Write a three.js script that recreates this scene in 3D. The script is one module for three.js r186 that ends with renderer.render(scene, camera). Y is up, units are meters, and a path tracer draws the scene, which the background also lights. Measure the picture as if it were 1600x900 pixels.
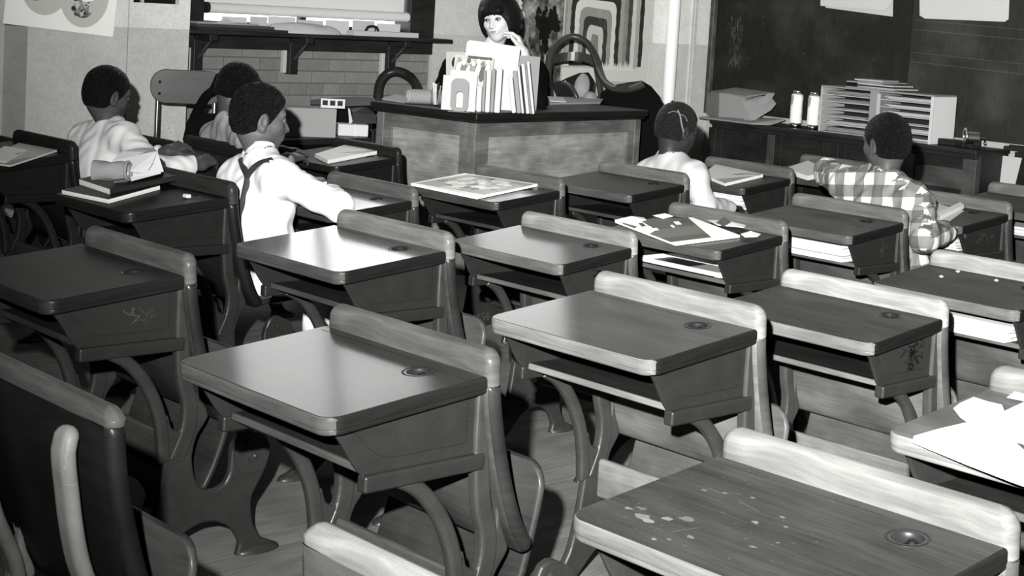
import * as THREE from 'three';
import { mergeGeometries, mergeVertices } from 'three/addons/utils/BufferGeometryUtils.js';
import { RoundedBoxGeometry } from 'three/addons/geometries/RoundedBoxGeometry.js';
import { ConvexGeometry } from 'three/addons/geometries/ConvexGeometry.js';
import { TextGeometry } from 'three/addons/geometries/TextGeometry.js';
import { FontLoader } from 'three/addons/loaders/FontLoader.js';
import { RectAreaLightUniformsLib } from 'three/addons/lights/RectAreaLightUniformsLib.js';

// ------------------------------------------------------------------ camera, sky, flash, exposure
const scene = new THREE.Scene();
const F = 2434.767, CX = 799.155, CY = 218.72, EYE = new THREE.Vector3(0, 1.28, 0);
const BR = new THREE.Vector3(0.732475, 0.058483, 0.678277), BU = new THREE.Vector3(0.0145, 0.994737, -0.101428), BF = new THREE.Vector3(0.680639, -0.084128, -0.727772);
const camera = new THREE.PerspectiveCamera(2 * Math.atan(450 / F) * 180 / Math.PI, 16 / 9, 0.05, 60);
camera.position.copy(EYE);
camera.quaternion.setFromRotationMatrix(new THREE.Matrix4().makeBasis(BR, BU, BF.clone().negate()));
camera.setViewOffset(1600, 900, 800 - CX, 450 - CY, 1600, 900);   // a crop of a taller negative: the lens axis sits high in the frame
const renderer = new THREE.WebGLRenderer();
renderer.toneMapping = THREE.LinearToneMapping;
renderer.toneMappingExposure = 1.0;
renderer.shadowMap.enabled = true;
RectAreaLightUniformsLib.init();
scene.background = new THREE.Color(5, 5, 4.95);               // overcast daylight beyond the window
const flash = new THREE.SpotLight(0xffffff, 415, 0, 0.74, 1, 2);  // press flash held a hand's breadth above and left of the lens
flash.position.set(-0.16, 1.49, -0.04);
flash.target.position.set(7.4, 1.8, -4.4);
flash.castShadow = true; flash.shadow.radius = 1; flash.shadow.mapSize.set(2048, 2048); flash.name = 'flash_light';
scene.add(flash, flash.target);

// ------------------------------------------------------------------ helpers
const V = (x, y, z) => new THREE.Vector3(x, y, z);
const rayDir = (px, py) => BF.clone().addScaledVector(BR, (px - CX) / F).addScaledVector(BU, (CY - py) / F);
const at = (px, py, d) => EYE.clone().addScaledVector(rayDir(px, py), d);            // the point seen at a pixel, d metres away
const hitY = (px, py, y) => { const r = rayDir(px, py); return EYE.clone().addScaledVector(r, (y - EYE.y) / r.y); };
const hitX = (px, py, x) => { const r = rayDir(px, py); return EYE.clone().addScaledVector(r, x / r.x); };
const hitZ = (px, py, z) => { const r = rayDir(px, py); return EYE.clone().addScaledVector(r, z / r.z); };
let seed = 7;
const rnd = (a = 0, b = 1) => { seed = (seed + 0x6d2b79f5) | 0; let t = Math.imul(seed ^ (seed >>> 15), 1 | seed); t = (t + Math.imul(t ^ (t >>> 7), 61 | t)) ^ t; return a + (b - a) * (((t ^ (t >>> 14)) >>> 0) / 4294967296); };
const used = {};
const numbered = (n) => { used[n] = (used[n] ?? -1) + 1; return used[n] ? n + '_' + String(used[n]).padStart(3, '0') : n; };
const shade = (o) => { o.castShadow = true; o.receiveShadow = true; return o; };
function tag(o, label, category, group) { o.userData = { label, category }; if (group) o.userData.group = group; return o; }
function thing(name, label, category, pos = [0, 0, 0], turn = 0, group) {
  const o = new THREE.Group(); o.name = numbered(name); scene.add(o);
  o.position.set(...(pos.isVector3 ? pos.toArray() : pos)); o.rotation.y = turn;
  return tag(o, label, category, group);
}
function part(name, geo, mat, parent) { const m = shade(new THREE.Mesh(Array.isArray(geo) ? merged(geo) : geo, mat)); m.name = name; parent.add(m); return m; }
function single(name, geo, mat, label, category, group) { const m = part(numbered(name), geo, mat, scene); return tag(m, label, category, group); }
function struct(name) { const o = new THREE.Group(); o.name = name; o.userData = { kind: 'structure' }; scene.add(o); return o; }
function merged(list) {
  const l = list.map((g) => { let q = g.index ? g.toNonIndexed() : g.clone(); for (const k of Object.keys(q.attributes)) if (!['position', 'normal', 'uv'].includes(k)) q.deleteAttribute(k);
    if (!q.attributes.uv) q.setAttribute('uv', new THREE.BufferAttribute(new Float32Array(q.attributes.position.count * 2), 2)); q.morphAttributes = {}; return q; });
  return mergeGeometries(l);
}
// uv in metres, from the side each triangle faces; u runs along z so that grain does
function boxUV(geo) {
  const g = geo.index ? geo.toNonIndexed() : geo, p = g.attributes.position, uv = new Float32Array(p.count * 2), a = V(), b = V(), c = V();
  for (let i = 0; i < p.count; i += 3) {
    a.fromBufferAttribute(p, i); b.fromBufferAttribute(p, i + 1); c.fromBufferAttribute(p, i + 2);
    const n = b.clone().sub(a).cross(c.clone().sub(a)), x = Math.abs(n.x), y = Math.abs(n.y), z = Math.abs(n.z);
    [a, b, c].forEach((q, k) => { const t = x > y && x > z ? [q.z, q.y] : y > z ? [q.z, q.x] : [q.x, q.y]; uv[(i + k) * 2] = t[0]; uv[(i + k) * 2 + 1] = t[1]; });
  }
  g.setAttribute('uv', new THREE.BufferAttribute(uv, 2)); return g;
}
const box = (x0, x1, y0, y1, z0, z1, r = 0) => {
  const w = x1 - x0, h = y1 - y0, d = z1 - z0;
  const g = r ? new RoundedBoxGeometry(w, h, d, 2, Math.min(r, w / 2.01, h / 2.01, d / 2.01)) : new THREE.BoxGeometry(w, h, d);
  return boxUV(g.translate((x0 + x1) / 2, (y0 + y1) / 2, (z0 + z1) / 2));
};
const ext = (shape, depth, bevel = 0, seg = 2, curve = 8) => boxUV(new THREE.ExtrudeGeometry(shape, { depth: Math.max(depth - 2 * bevel, 1e-4), bevelEnabled: bevel > 0, bevelSize: bevel, bevelThickness: bevel, bevelOffset: -bevel, bevelSegments: seg, curveSegments: curve }).translate(0, 0, -Math.max(depth - 2 * bevel, 1e-4) / 2));
const poly = (pts) => new THREE.Shape(pts.map((p) => new THREE.Vector2(...p)));
const rrect = (x0, x1, y0, y1, r) => { const s = new THREE.Shape(); s.moveTo(x0 + r, y0); s.lineTo(x1 - r, y0); s.absarc(x1 - r, y0 + r, r, -Math.PI / 2, 0); s.lineTo(x1, y1 - r); s.absarc(x1 - r, y1 - r, r, 0, Math.PI / 2); s.lineTo(x0 + r, y1); s.absarc(x0 + r, y1 - r, r, Math.PI / 2, Math.PI); s.lineTo(x0, y0 + r); s.absarc(x0 + r, y0 + r, r, Math.PI, 1.5 * Math.PI); return s; };
const smooth = (pts, n = 40, closed = false, tension = 0.5) => new THREE.CatmullRomCurve3(pts.map((p) => V(p[0], p[1], p[2] ?? 0)), closed, 'catmullrom', tension).getPoints(n);
const blob = (pts, n = 80) => poly(smooth(pts, n, true).map((p) => [p.x, p.y]));
const tube = (pts, r, n = 24, m = 8, closed = false) => new THREE.TubeGeometry(new THREE.CatmullRomCurve3(pts.map((p) => p.isVector3 ? p : V(...p)), closed), n, r, m, closed);
const rod = (a, b, r, m = 10) => { const d = b.clone().sub(a), g = new THREE.CylinderGeometry(r, r, d.length(), m); g.applyQuaternion(new THREE.Quaternion().setFromUnitVectors(V(0, 1, 0), d.clone().normalize())); return g.translate((a.x + b.x) / 2, (a.y + b.y) / 2, (a.z + b.z) / 2); };
// a bent board: path in x/y, width along z, rounded corners and edges
function plank(path, { hw, th, r = 0.03, r2 = r, n = 26, dish = 0, flat0 = 0, flat1 = 0 }) {
  const c = new THREE.CatmullRomCurve3(path.map((p) => V(p[0], p[1], 0))), len = c.getLength(), st = [];
  if (flat0) st.push(0); else for (const e of [0, .15, .5, 1]) st.push(e * th * .5);
  for (let i = 1; i < n; i++) { const s = (len * i) / n; if ((flat0 || s > th * .55) && (flat1 || s < len - th * .55)) st.push(s); }
  if (flat1) st.push(len); else for (const e of [1, .5, .15, 0]) st.push(len - e * th * .5);
  const K = 6, N = 2 * (K + 1) + 8, pos = [], idx = [];
  st.forEach((s) => {
    const u = Math.min(Math.max(s / len, 0), 1), p = c.getPointAt(u), t = c.getTangentAt(u), nx = t.y, ny = -t.x;
    const e = Math.min(flat0 ? 9 : s, flat1 ? 9 : len - s), k = Math.min(e / (th / 2), 1), T = Math.max(th * Math.sqrt(Math.max(0, 1 - (1 - k) ** 2)), .0006);
    const rr = s < len / 2 ? r : r2, q = s < len / 2 ? s : len - s, W = q < rr ? hw - rr + Math.sqrt(Math.max(0, rr * rr - (rr - q) ** 2)) : hw, E = Math.min(T / 2, W * .9);
    const loop = [];
    for (let i = 0; i <= K; i++) { const a = -Math.PI / 2 + Math.PI * i / K; loop.push([W - E + E * Math.cos(a), T / 2 * Math.sin(a)]); }
    for (let i = 1; i <= 4; i++) loop.push([(W - E) * (1 - 2 * i / 5), T / 2]);
    for (let i = 0; i <= K; i++) { const a = Math.PI / 2 + Math.PI * i / K; loop.push([-W + E + E * Math.cos(a), T / 2 * Math.sin(a)]); }
    for (let i = 1; i <= 4; i++) loop.push([(E - W) * (1 - 2 * i / 5), -T / 2]);
    for (const [z, o] of loop) { const b = dish * (1 - (z / hw) ** 2); pos.push(p.x + nx * (o + b), p.y + ny * (o + b), z); }
  });
  const S = st.length;
  for (let j = 0; j < S - 1; j++) for (let i = 0; i < N; i++) { const a = j * N + i, b = j * N + (i + 1) % N; idx.push(a, b, a + N, b, b + N, a + N); }
  for (let i = 1; i < N - 1; i++) { idx.push(0, i + 1, i); const o = (S - 1) * N; idx.push(o, o + i, o + i + 1); }
  const g = new THREE.BufferGeometry(); g.setAttribute('position', new THREE.Float32BufferAttribute(pos, 3)); g.setIndex(idx); g.computeVertexNormals();
  return boxUV(g);
}
// a closed thin sheet over a polygon of world points, lifted along n
function sheet(pts, n, th = 0.0012) {
  const up = n.clone().normalize(), e1 = pts[1].clone().sub(pts[0]); e1.addScaledVector(up, -e1.dot(up)).normalize(); const e2 = up.clone().cross(e1), o = pts[0];
  const s = poly(pts.map((p) => { const d = p.clone().sub(o); return [d.dot(e1), d.dot(e2)]; }));
  const g = new THREE.ExtrudeGeometry(s, { depth: th, bevelEnabled: false });
  return g.applyMatrix4(new THREE.Matrix4().makeBasis(e1, e2, up).setPosition(o));
}
// parts a geometry's triangles by a test on their normals
function splitBy(geo, test) {
  const g = geo.index ? geo.toNonIndexed() : geo, out = {}, p = g.attributes.position, a = V(), b = V(), c = V();
  for (let i = 0; i < p.count; i += 3) { a.fromBufferAttribute(p, i); b.fromBufferAttribute(p, i + 1); c.fromBufferAttribute(p, i + 2); const n = b.clone().sub(a).cross(c.clone().sub(a)).normalize(); (out[test(n, a.clone().add(b).add(c).divideScalar(3))] ??= []).push(i, i + 1, i + 2); }
  const res = {}; for (const [k, ids] of Object.entries(out)) { const q = new THREE.BufferGeometry(); for (const nm of ['position', 'normal', 'uv']) { const A = g.attributes[nm], d = new Float32Array(ids.length * A.itemSize); ids.forEach((id, j) => { for (let e = 0; e < A.itemSize; e++) d[j * A.itemSize + e] = A.array[id * A.itemSize + e]; }); q.setAttribute(nm, new THREE.BufferAttribute(d, A.itemSize)); } res[k] = q; }
  return res;
}
const hull = (pts) => { const g = new ConvexGeometry(pts); return g; };

{                                                                      // the flash lamp itself, on a thin stand beside the camera
  const ax = flash.target.position.clone().sub(flash.position).normalize(), q = new THREE.Quaternion().setFromUnitVectors(V(0, 1, 0), ax), o = flash.position.clone().addScaledVector(ax, -.055);
  const t = thing('flash_lamp', 'silver dish flash lamp on a thin stand beside the camera, outside the picture', 'lamp'), mm = (v, e) => new THREE.MeshStandardMaterial({ color: new THREE.Color(v, v, v), metalness: .9, roughness: .3, ...e });
  part('reflector', new THREE.LatheGeometry([[.012, 0], [.04, .006], [.064, .022], [.075, .044], [.0765, .044], [.066, .02], [.042, .002], [.012, -.005]].map((p) => new THREE.Vector2(...p)), 32).applyQuaternion(q).translate(o.x, o.y, o.z), mm(.8), t);
  const b = o.clone().addScaledVector(ax, .024); part('bulb', new THREE.SphereGeometry(.014, 16, 12).translate(b.x, b.y, b.z), new THREE.MeshStandardMaterial({ color: 0xffffff, emissive: 0xffffff, emissiveIntensity: 20 }), t);
  part('stand', [new THREE.CylinderGeometry(.012, .012, o.y - .02, 12).translate(o.x, (o.y - .02) / 2 + .002, o.z + .0), new THREE.CylinderGeometry(.012, .01, .06, 12).rotateX(Math.PI / 2).translate(o.x, o.y - .02, o.z)], mm(.1), t); part('stand_foot', new THREE.CylinderGeometry(.1, .1, .012, 24).translate(o.x, .0062, o.z), mm(.1), t);
}
// ------------------------------------------------------------------ textures
function noise2(sd) {
  const h = (x, y) => { let t = Math.imul(x ^ Math.imul(y, 0x27d4eb2d) ^ sd, 0x85ebca6b); t ^= t >>> 13; t = Math.imul(t, 0xc2b2ae35); t ^= t >>> 16; return (t >>> 0) / 4294967296; };
  return (x, y, px, py) => { const xi = Math.floor(x), yi = Math.floor(y), fx = x - xi, fy = y - yi, u = fx * fx * (3 - 2 * fx), v = fy * fy * (3 - 2 * fy), m = (a, n) => ((a % n) + n) % n;
    const a = h(m(xi, px), m(yi, py)), b = h(m(xi + 1, px), m(yi, py)), c = h(m(xi, px), m(yi + 1, py)), d = h(m(xi + 1, px), m(yi + 1, py)); return a + (b - a) * u + (c - a) * v + (a - b - c + d) * u * v; };
}
const fbm = (n, x, y, p, q, o = 4) => { let s = 0, a = .5; for (let i = 0; i < o; i++) { s += a * n(x, y, p, q); x *= 2; y *= 2; p *= 2; q *= 2; a *= .5; } return s / (1 - .5 ** o); };
function tex(size, metres, fn, srgb = true) {
  const d = new Uint8Array(size * size * 4);
  for (let y = 0; y < size; y++) for (let x = 0; x < size; x++) { const v = Math.max(0, Math.min(1, fn(x / size, y / size))), i = (y * size + x) * 4; d[i] = d[i + 1] = 255 * v; d[i + 2] = 255 * v * (srgb ? .985 : 1); d[i + 3] = 255; }
  const t = new THREE.DataTexture(d, size, size); t.wrapS = t.wrapT = THREE.RepeatWrapping; t.magFilter = THREE.LinearFilter; t.minFilter = THREE.LinearMipmapLinearFilter; t.generateMipmaps = true;
  if (srgb) t.colorSpace = THREE.SRGBColorSpace; t.repeat.set(1 / metres, 1 / metres); t.needsUpdate = true; return t;
}
function canvasTex(w, h, draw) { const c = document.createElement('canvas'); c.width = w; c.height = h; const x = c.getContext('2d'); draw(x, w, h); const t = new THREE.CanvasTexture(c); t.colorSpace = THREE.SRGBColorSpace; return t; }
const woodTex = (sd, streak, blotch) => { const n = noise2(sd), m = noise2(sd + 9); return tex(512, .62, (u, v) => {
  const warp = .06 * fbm(n, u * 3, v * 3, 3, 3, 3), fine = fbm(m, u * 7, (v + warp) * 110, 7, 110, 3), ring = fbm(n, u * 2, (v + warp * 2) * 16, 2, 16, 4), bl = fbm(m, u * 5, v * 7, 5, 7, 4);
  return .80 + streak * (fine - .5) + streak * 1.1 * (ring - .5) + blotch * (bl - .5); }); };
const scratchTex = (sd, base, cnt, amp) => { const t = canvasTex(512, 512, (x) => { const n = noise2(sd); const im = x.createImageData(512, 512); for (let i = 0; i < 512 * 512; i++) { const v = base + 40 * (fbm(n, (i % 512) / 40, (i / 512 | 0) / 40, 13, 13, 4) - .5) + 14 * (n((i % 512) / 1.5, (i / 512 | 0) / 1.5, 341, 341) - .5); im.data[i * 4] = im.data[i * 4 + 1] = v; im.data[i * 4 + 2] = v * .98; im.data[i * 4 + 3] = 255; } x.putImageData(im, 0, 0);
  let s = sd * 7919; const r = () => { s = (s * 16807) % 2147483647; return s / 2147483647; };
  for (let i = 0; i < cnt; i++) { x.strokeStyle = `rgba(245,245,238,${.25 + .5 * r()})`; x.lineWidth = .6 + r(); const a = r() * 512, b = r() * 512, an = r() * 6.3, l = amp * r(); x.beginPath(); x.moveTo(a, b); x.quadraticCurveTo(a + l * .5 * Math.cos(an + .2), b + l * .5 * Math.sin(an + .2), a + l * Math.cos(an), b + l * Math.sin(an)); x.stroke(); if (r() < .5) { x.fillStyle = 'rgba(240,240,232,.8)'; x.beginPath(); x.arc(r() * 512, r() * 512, .7 + 1.4 * r(), 0, 7); x.fill(); } } });
  t.wrapS = t.wrapT = THREE.RepeatWrapping; t.repeat.set(1 / .4, 1 / .4); return t; };
const T = { woodA: woodTex(3, .22, .22), woodB: woodTex(21, .24, .3), woodC: woodTex(57, .16, .5), scratch: scratchTex(5, 205, 46, 70), iron: scratchTex(11, 215, 16, 26),
  plaster: tex(256, .5, (() => { const n = noise2(77); return (u, v) => .93 + .1 * (fbm(n, u * 40, v * 40, 40, 40, 3) - .5) + .07 * (fbm(n, u * 4, v * 4, 4, 4, 4) - .5); })()),
  grain: tex(256, .12, (() => { const n = noise2(177); return (u, v) => .5 + .9 * (fbm(n, u * 60, v * 60, 60, 60, 3) - .5); })(), false),
  weave: tex(256, .05, (() => { const n = noise2(277); return (u, v) => .5 + .2 * Math.sin(u * 180) * Math.sin(v * 180) + .7 * (fbm(n, u * 16, v * 16, 16, 16, 3) - .5); })(), false),
  curl: tex(256, .06, (() => { const n = noise2(377); return (u, v) => .5 + 1.3 * (fbm(n, u * 26, v * 26, 26, 26, 2) - .5); })(), false),
  paperEdge: tex(64, .03, (() => { const n = noise2(477); return (u, v) => .84 + .3 * (n(u * 2, v * 40, 2, 40) - .5); })()) };
T.woodF = woodTex(91, .16, .24); T.woodF.rotation = Math.PI / 2; T.woodF.repeat.set(1 / .62, 1 / .62);
const grey = (v, w = .985) => new THREE.Color().setRGB(v, v * .997, v * w);
const mat = (v, o = {}) => new THREE.MeshPhysicalMaterial({ color: grey(v), roughness: .7, specularIntensity: .22, ...o });
const wood = (v, map, o = {}) => mat(v, { map, bumpMap: T.grain, bumpScale: .0003, roughness: .6, specularIntensity: .15, clearcoat: .12, clearcoatRoughness: .3, ...o });
const gloss = { roughness: .5, clearcoat: .5, clearcoatRoughness: .13 };
const M = {
  topLight: wood(.16, T.woodA, gloss), topMid: wood(.10, T.woodA, gloss), topDark: wood(.05, T.woodB, gloss), topWorn: wood(.12, T.woodC, { ...gloss, clearcoat: .35, clearcoatRoughness: .3 }), topDull: wood(.085, T.woodB, { ...gloss, clearcoat: .6, clearcoatRoughness: .28 }),
  railLight: wood(.34, T.woodB), railMid: wood(.17, T.woodB), railDark: wood(.06, T.woodC),
  inner: wood(.09, T.woodC, { clearcoat: .2 }), seat: wood(.17, T.woodC, { clearcoat: .4 }), shelf: wood(.08, T.woodB, { clearcoat: .2 }),
  iron: mat(.034, { map: T.scratch, roughness: .5, clearcoat: .15, clearcoatRoughness: .4 }), ironBlack: mat(.02, { map: T.iron, roughness: .35, clearcoat: .3, clearcoatRoughness: .3 }), ironPale: mat(.16, { map: T.scratch, roughness: .5 }),
  well: mat(.006, { roughness: .4, clearcoat: .3, clearcoatRoughness: .2 }), lid: mat(.12, { metalness: 1, roughness: .3 }), brass: mat(.35, { metalness: 1, roughness: .3 }), steel: mat(.62, { metalness: 1, roughness: .22 }), cut: mat(.018), castNo: mat(.03, { roughness: .5 }),
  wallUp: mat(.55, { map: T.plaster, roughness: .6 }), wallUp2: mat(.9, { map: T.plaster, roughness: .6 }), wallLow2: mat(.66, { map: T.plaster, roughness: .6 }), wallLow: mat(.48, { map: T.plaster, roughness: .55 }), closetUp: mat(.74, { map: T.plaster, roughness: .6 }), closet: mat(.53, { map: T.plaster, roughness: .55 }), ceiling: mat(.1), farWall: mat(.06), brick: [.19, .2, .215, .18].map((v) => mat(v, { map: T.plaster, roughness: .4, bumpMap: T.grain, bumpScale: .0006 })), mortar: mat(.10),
  darkWood: wood(.022, T.woodB, { clearcoat: .3 }), oak: wood(.15, T.woodC, { clearcoat: .2, roughness: .6 }), oakPale: wood(.3, T.woodC, { clearcoat: .1, roughness: .7 }), deskTop: wood(.012, T.woodB, { clearcoat: .3 }), cab: wood(.024, T.woodC, { clearcoat: .3 }), cabPale: wood(.075, T.woodC, { clearcoat: .3 }), bent: wood(.042, T.woodA, { clearcoat: .5 }),
  white: mat(.5), paper: mat(.47, { roughness: .85 }), paperGrey: mat(.24, { roughness: .85 }), paperDim: mat(.4, { roughness: .85 }), pages: mat(.7, { map: T.paperEdge, roughness: .9 }), black: mat(.012, { roughness: .6 }), blackCover: mat(.02, { map: T.scratch, roughness: .45 }), board: mat(.02), kraft: mat(.25, { roughness: .8, bumpMap: T.grain, bumpScale: .0006 }), bag: mat(.3, { roughness: .8, bumpMap: T.grain, bumpScale: .0008 }), card: mat(.23, { roughness: .85 }), cardDark: mat(.045), leather: mat(.01, { roughness: .4 }),
  cloth: mat(.52, { roughness: .9, bumpMap: T.weave, bumpScale: .0008 }), clothGrey: mat(.21, { roughness: .95, bumpMap: T.weave, bumpScale: .0012 }), clothPale: mat(.52, { roughness: .95, bumpMap: T.weave, bumpScale: .0008 }), clothBlack: mat(.004, { roughness: .95, specularIntensity: .05 }), trousers: mat(.6, { roughness: .9 }), trousersDark: mat(.03, { roughness: .9 }), shoe: mat(.015, { roughness: .35 }), strap: mat(.02, { roughness: .6 }),
  skin: mat(.04, { roughness: .5, specularIntensity: .3 }), skinPale: mat(.52, { roughness: .5 }), skinMid: mat(.06, { roughness: .5, specularIntensity: .3 }), hair: mat(.003, { roughness: .45, specularIntensity: .3, bumpMap: T.curl, bumpScale: .007 }), hairStraight: mat(.005, { roughness: .5, specularIntensity: .25 }), eyeDim: mat(.09, { roughness: .4 }), eyeWhite: mat(.3, { roughness: .2 }), iris: mat(.02, { roughness: .1 }), lip: mat(.22, { roughness: .5 }), scalp: mat(.13, { roughness: .5 }), nail: mat(.3, { roughness: .3 }),
};
M.glass = new THREE.MeshPhysicalMaterial({ color: 0xffffff, roughness: .03, transmission: 1, thickness: 0 });
M.shade = mat(.6, { roughness: .9, transmission: .12, thickness: 0 });

// ------------------------------------------------------------------ the room
{
  const floor = struct('floor');
  part('subfloor', box(-2, 8.6, -.12, -.0125, -7.2, 2.2), M.cut, floor);
  const tones = [.165, .175, .185, .17].map((v) => mat(v, { map: T.woodF, roughness: .6, bumpMap: T.grain, bumpScale: .0004 })), geos = {};
  for (let k = 0, z = -7.2; k < 112; k++, z += .0839) {               // strip floor, boards running from the back of the room to the blackboard
    const cuts = [-2, rnd(.4, 4.2), 8.6];
    for (let i = 0; i < 2; i++) { const b = part('floorboard', box(cuts[i] + .0005, cuts[i + 1] - .0005, -.0125, 0, .0005, .0834), tones[Math.floor(rnd(0, 4))], floor); b.position.z = z; }
  }
  part('ceiling_slab', box(-2.15, 8.75, 3.9, 4.0, -7.35, 2.35), M.ceiling, struct('ceiling'));
  const wb = struct('wall_back'); part('painted_dado', box(-2.15, -2, -.12, 1.1, -7.35, 2.35), M.farWall, wb); part('upper_wall', box(-2.15, -2, 1.1, 3.9, -7.35, 2.35), M.farWall, wb);
  const wr = struct('wall_right'); part('painted_dado', box(-2, 8.6, -.12, 1.1, 2.2, 2.35), M.farWall, wr); part('upper_wall', box(-2, 8.6, 1.1, 3.9, 2.2, 2.35), M.farWall, wr);
  const wf = struct('wall_front'); part('painted_dado', box(8.6, 8.75, -.12, 1.12, -7.35, 2.35), M.wallLow, wf); part('upper_wall', box(8.6, 8.75, 1.12, 3.9, -7.35, 2.35), M.wallUp, wf);
  part('wainscot', box(8.56, 8.6, 0, .6, -4.74, 2.2), M.cab, wf);
  // window wall: painted dado and upper wall either side of a brick-faced bay with the window
  const wl = struct('wall_left');
  part('painted_dado', box(-2, 4.3, -.12, 1.09, -7.35, -7.2), M.wallLow, wl); part('upper_wall', box(-2, 4.3, 1.09, 3.9, -7.35, -7.2), M.wallUp, wl);
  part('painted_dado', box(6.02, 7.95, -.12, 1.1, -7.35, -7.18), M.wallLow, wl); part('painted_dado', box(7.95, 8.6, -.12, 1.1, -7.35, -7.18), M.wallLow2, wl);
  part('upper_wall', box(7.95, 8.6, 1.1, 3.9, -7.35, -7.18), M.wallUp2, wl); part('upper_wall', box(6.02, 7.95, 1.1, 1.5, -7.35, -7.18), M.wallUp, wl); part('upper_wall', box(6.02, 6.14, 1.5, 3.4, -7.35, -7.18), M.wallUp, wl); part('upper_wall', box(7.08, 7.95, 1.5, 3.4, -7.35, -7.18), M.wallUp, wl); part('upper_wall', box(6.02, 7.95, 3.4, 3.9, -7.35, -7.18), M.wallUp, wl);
  // the second window, mirrored in the varnished desks, starts just above the frame of the photograph
  { const w2 = struct('window_2'); part('window_casing', [box(6.14, 6.2, 1.5, 3.4, -7.28, -7.16), box(7.02, 7.08, 1.5, 3.4, -7.28, -7.16), box(6.2, 7.02, 1.5, 1.55, -7.28, -7.16), box(6.2, 7.02, 3.35, 3.4, -7.28, -7.16)], M.darkWood, w2); part('sash_bar', box(6.2, 7.02, 2.4, 2.44, -7.27, -7.23), M.darkWood, w2); part('pane', box(6.2, 7.02, 1.55, 2.4, -7.254, -7.25), M.glass, w2); part('pane', box(6.2, 7.02, 2.44, 3.35, -7.254, -7.25), M.glass, w2); }
  part('mortar_bed', box(4.3, 6.02, -.12, 1.06, -7.35, -7.207), M.mortar, wl);
  part('upper_wall', box(4.3, 6.02, 3.45, 3.9, -7.35, -7.2), M.wallUp, wl);
  part('closet_wall', box(3.34, 3.862, -.01, 1.075, -7.2, -6.95), M.closet, wl); part('closet_wall', box(3.34, 3.862, 1.075, 3.9, -7.2, -6.95), M.closetUp, wl);
  const S = .2335, H = .0682, geoFull = box(0, S - .006, 0, H - .006, -.012, 0, .002), geoHalf = box(0, S / 2 - .006, 0, H - .006, -.012, 0, .002), x0 = 4.3, x1 = 6.018;
  for (let r = 0; r < 7; r++) {                                         // brick courses, the third of half bricks
    const y = .9325 - (r - 1) * H - H, half = r === 3, w = half ? S / 2 : S, off = r % 2 ? .052 : .052 + S / 2;
    for (let x = x0 - w + (half ? .02 : off % w) ; x < x1 - .01; x += w) {
      const a = Math.max(x, x0), b = Math.min(x + w - .006, x1); if (b - a < .02) continue;
      const whole = a === x && b === x + w - .006, top = r === 0 ? .045 : H - .006;
      const m = part('brick', whole && r ? (half ? geoHalf : geoFull) : box(0, b - a, 0, top, -.012, 0, .002), M.brick[Math.floor(rnd(0, 4))], wl); m.position.set(a, y, -7.2);
    }
  }
  part('under_shelf_strip', box(4.212, 6.0, .976, 1.06, -7.2, -7.15, .004), M.darkWood, wl);  // dark strip across the wall below the window shelf
  // window with a roller shade mounted at the sill and drawn up
  const w = struct('window_1'), fx0 = 4.42, fx1 = 5.8;
  part('window_casing', [box(4.3, fx0, 1.06, 3.45, -7.28, -7.15, .004), box(fx1, fx1 + .1, 1.06, 3.45, -7.28, -7.13, .004), box(fx1 + .1, 6.02, 1.06, 3.45, -7.3, -7.17, .004), box(4.3, 6.02, 3.4, 3.5, -7.28, -7.15)], M.darkWood, w);
  part('window_sill', box(4.3, 6.02, 1.05, 1.075, -7.34, -7.1, .004), M.darkWood, w);
  part('sash_bar', [box(fx0, fx1, 2.03, 2.08, -7.27, -7.23), box(5.09, 5.13, 1.08, 3.4, -7.27, -7.23), box(fx0, fx1, 1.075, 1.12, -7.27, -7.23)], M.darkWood, w);
  part('pane', box(fx0, 5.09, 1.12, 2.03, -7.254, -7.25), M.glass, w); part('pane', box(5.13, fx1, 1.12, 2.03, -7.254, -7.25), M.glass, w);
  part('pane', box(fx0, 5.09, 2.08, 3.4, -7.254, -7.25), M.glass, w); part('pane', box(5.13, fx1, 2.08, 3.4, -7.254, -7.25), M.glass, w);
  const roll = part('shade_roll', new THREE.CylinderGeometry(.028, .028, 1.36, 20).rotateZ(Math.PI / 2).translate(5.115, 1.19, -7.155), M.shade, w);
  part('roll_end_cap', new THREE.CylinderGeometry(.03, .03, .02, 16).rotateZ(Math.PI / 2).translate(4.432, 1.19, -7.155), M.black, roll);
  part('shade_cloth', box(4.44, 5.79, 1.19, 1.62, -7.184, -7.182), M.shade, w);
  part('shade_slat', box(4.44, 5.79, 1.605, 1.63, -7.19, -7.178, .003), M.darkWood, w);
  // closet door with a dark glazed light
  const d = struct('door_1'), dx0 = 3.868, dx1 = 4.212, gb = 1.2;
  part('door_leaf', [box(dx0, dx1, .01, 1.075, -7.18, -6.95, .002)], M.closet, d);
  part('door_leaf', [box(dx0, dx1, 1.075, gb, -7.18, -6.95), box(dx0, dx0 + .02, gb, 2.2, -7.18, -6.95), box(4.145, dx1, gb, 2.2, -7.18, -6.95), box(dx0, dx1, 2.2, 3.9, -7.18, -6.95)], M.closetUp, d);
  part('dark_pane', box(dx0 + .02, 4.145, gb, 2.2, -7.0, -6.985), M.well, d); part('muntin', box(3.945, 3.955, gb, 2.2, -6.985, -6.965), M.wallUp, d);
  const chips = [[267, 207, .028], [262, 199, .012], [270, 217, .014], [253, 104, .007], [269, 108, .008], [258, 172, .006]];   // paint chipped to white plaster
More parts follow.
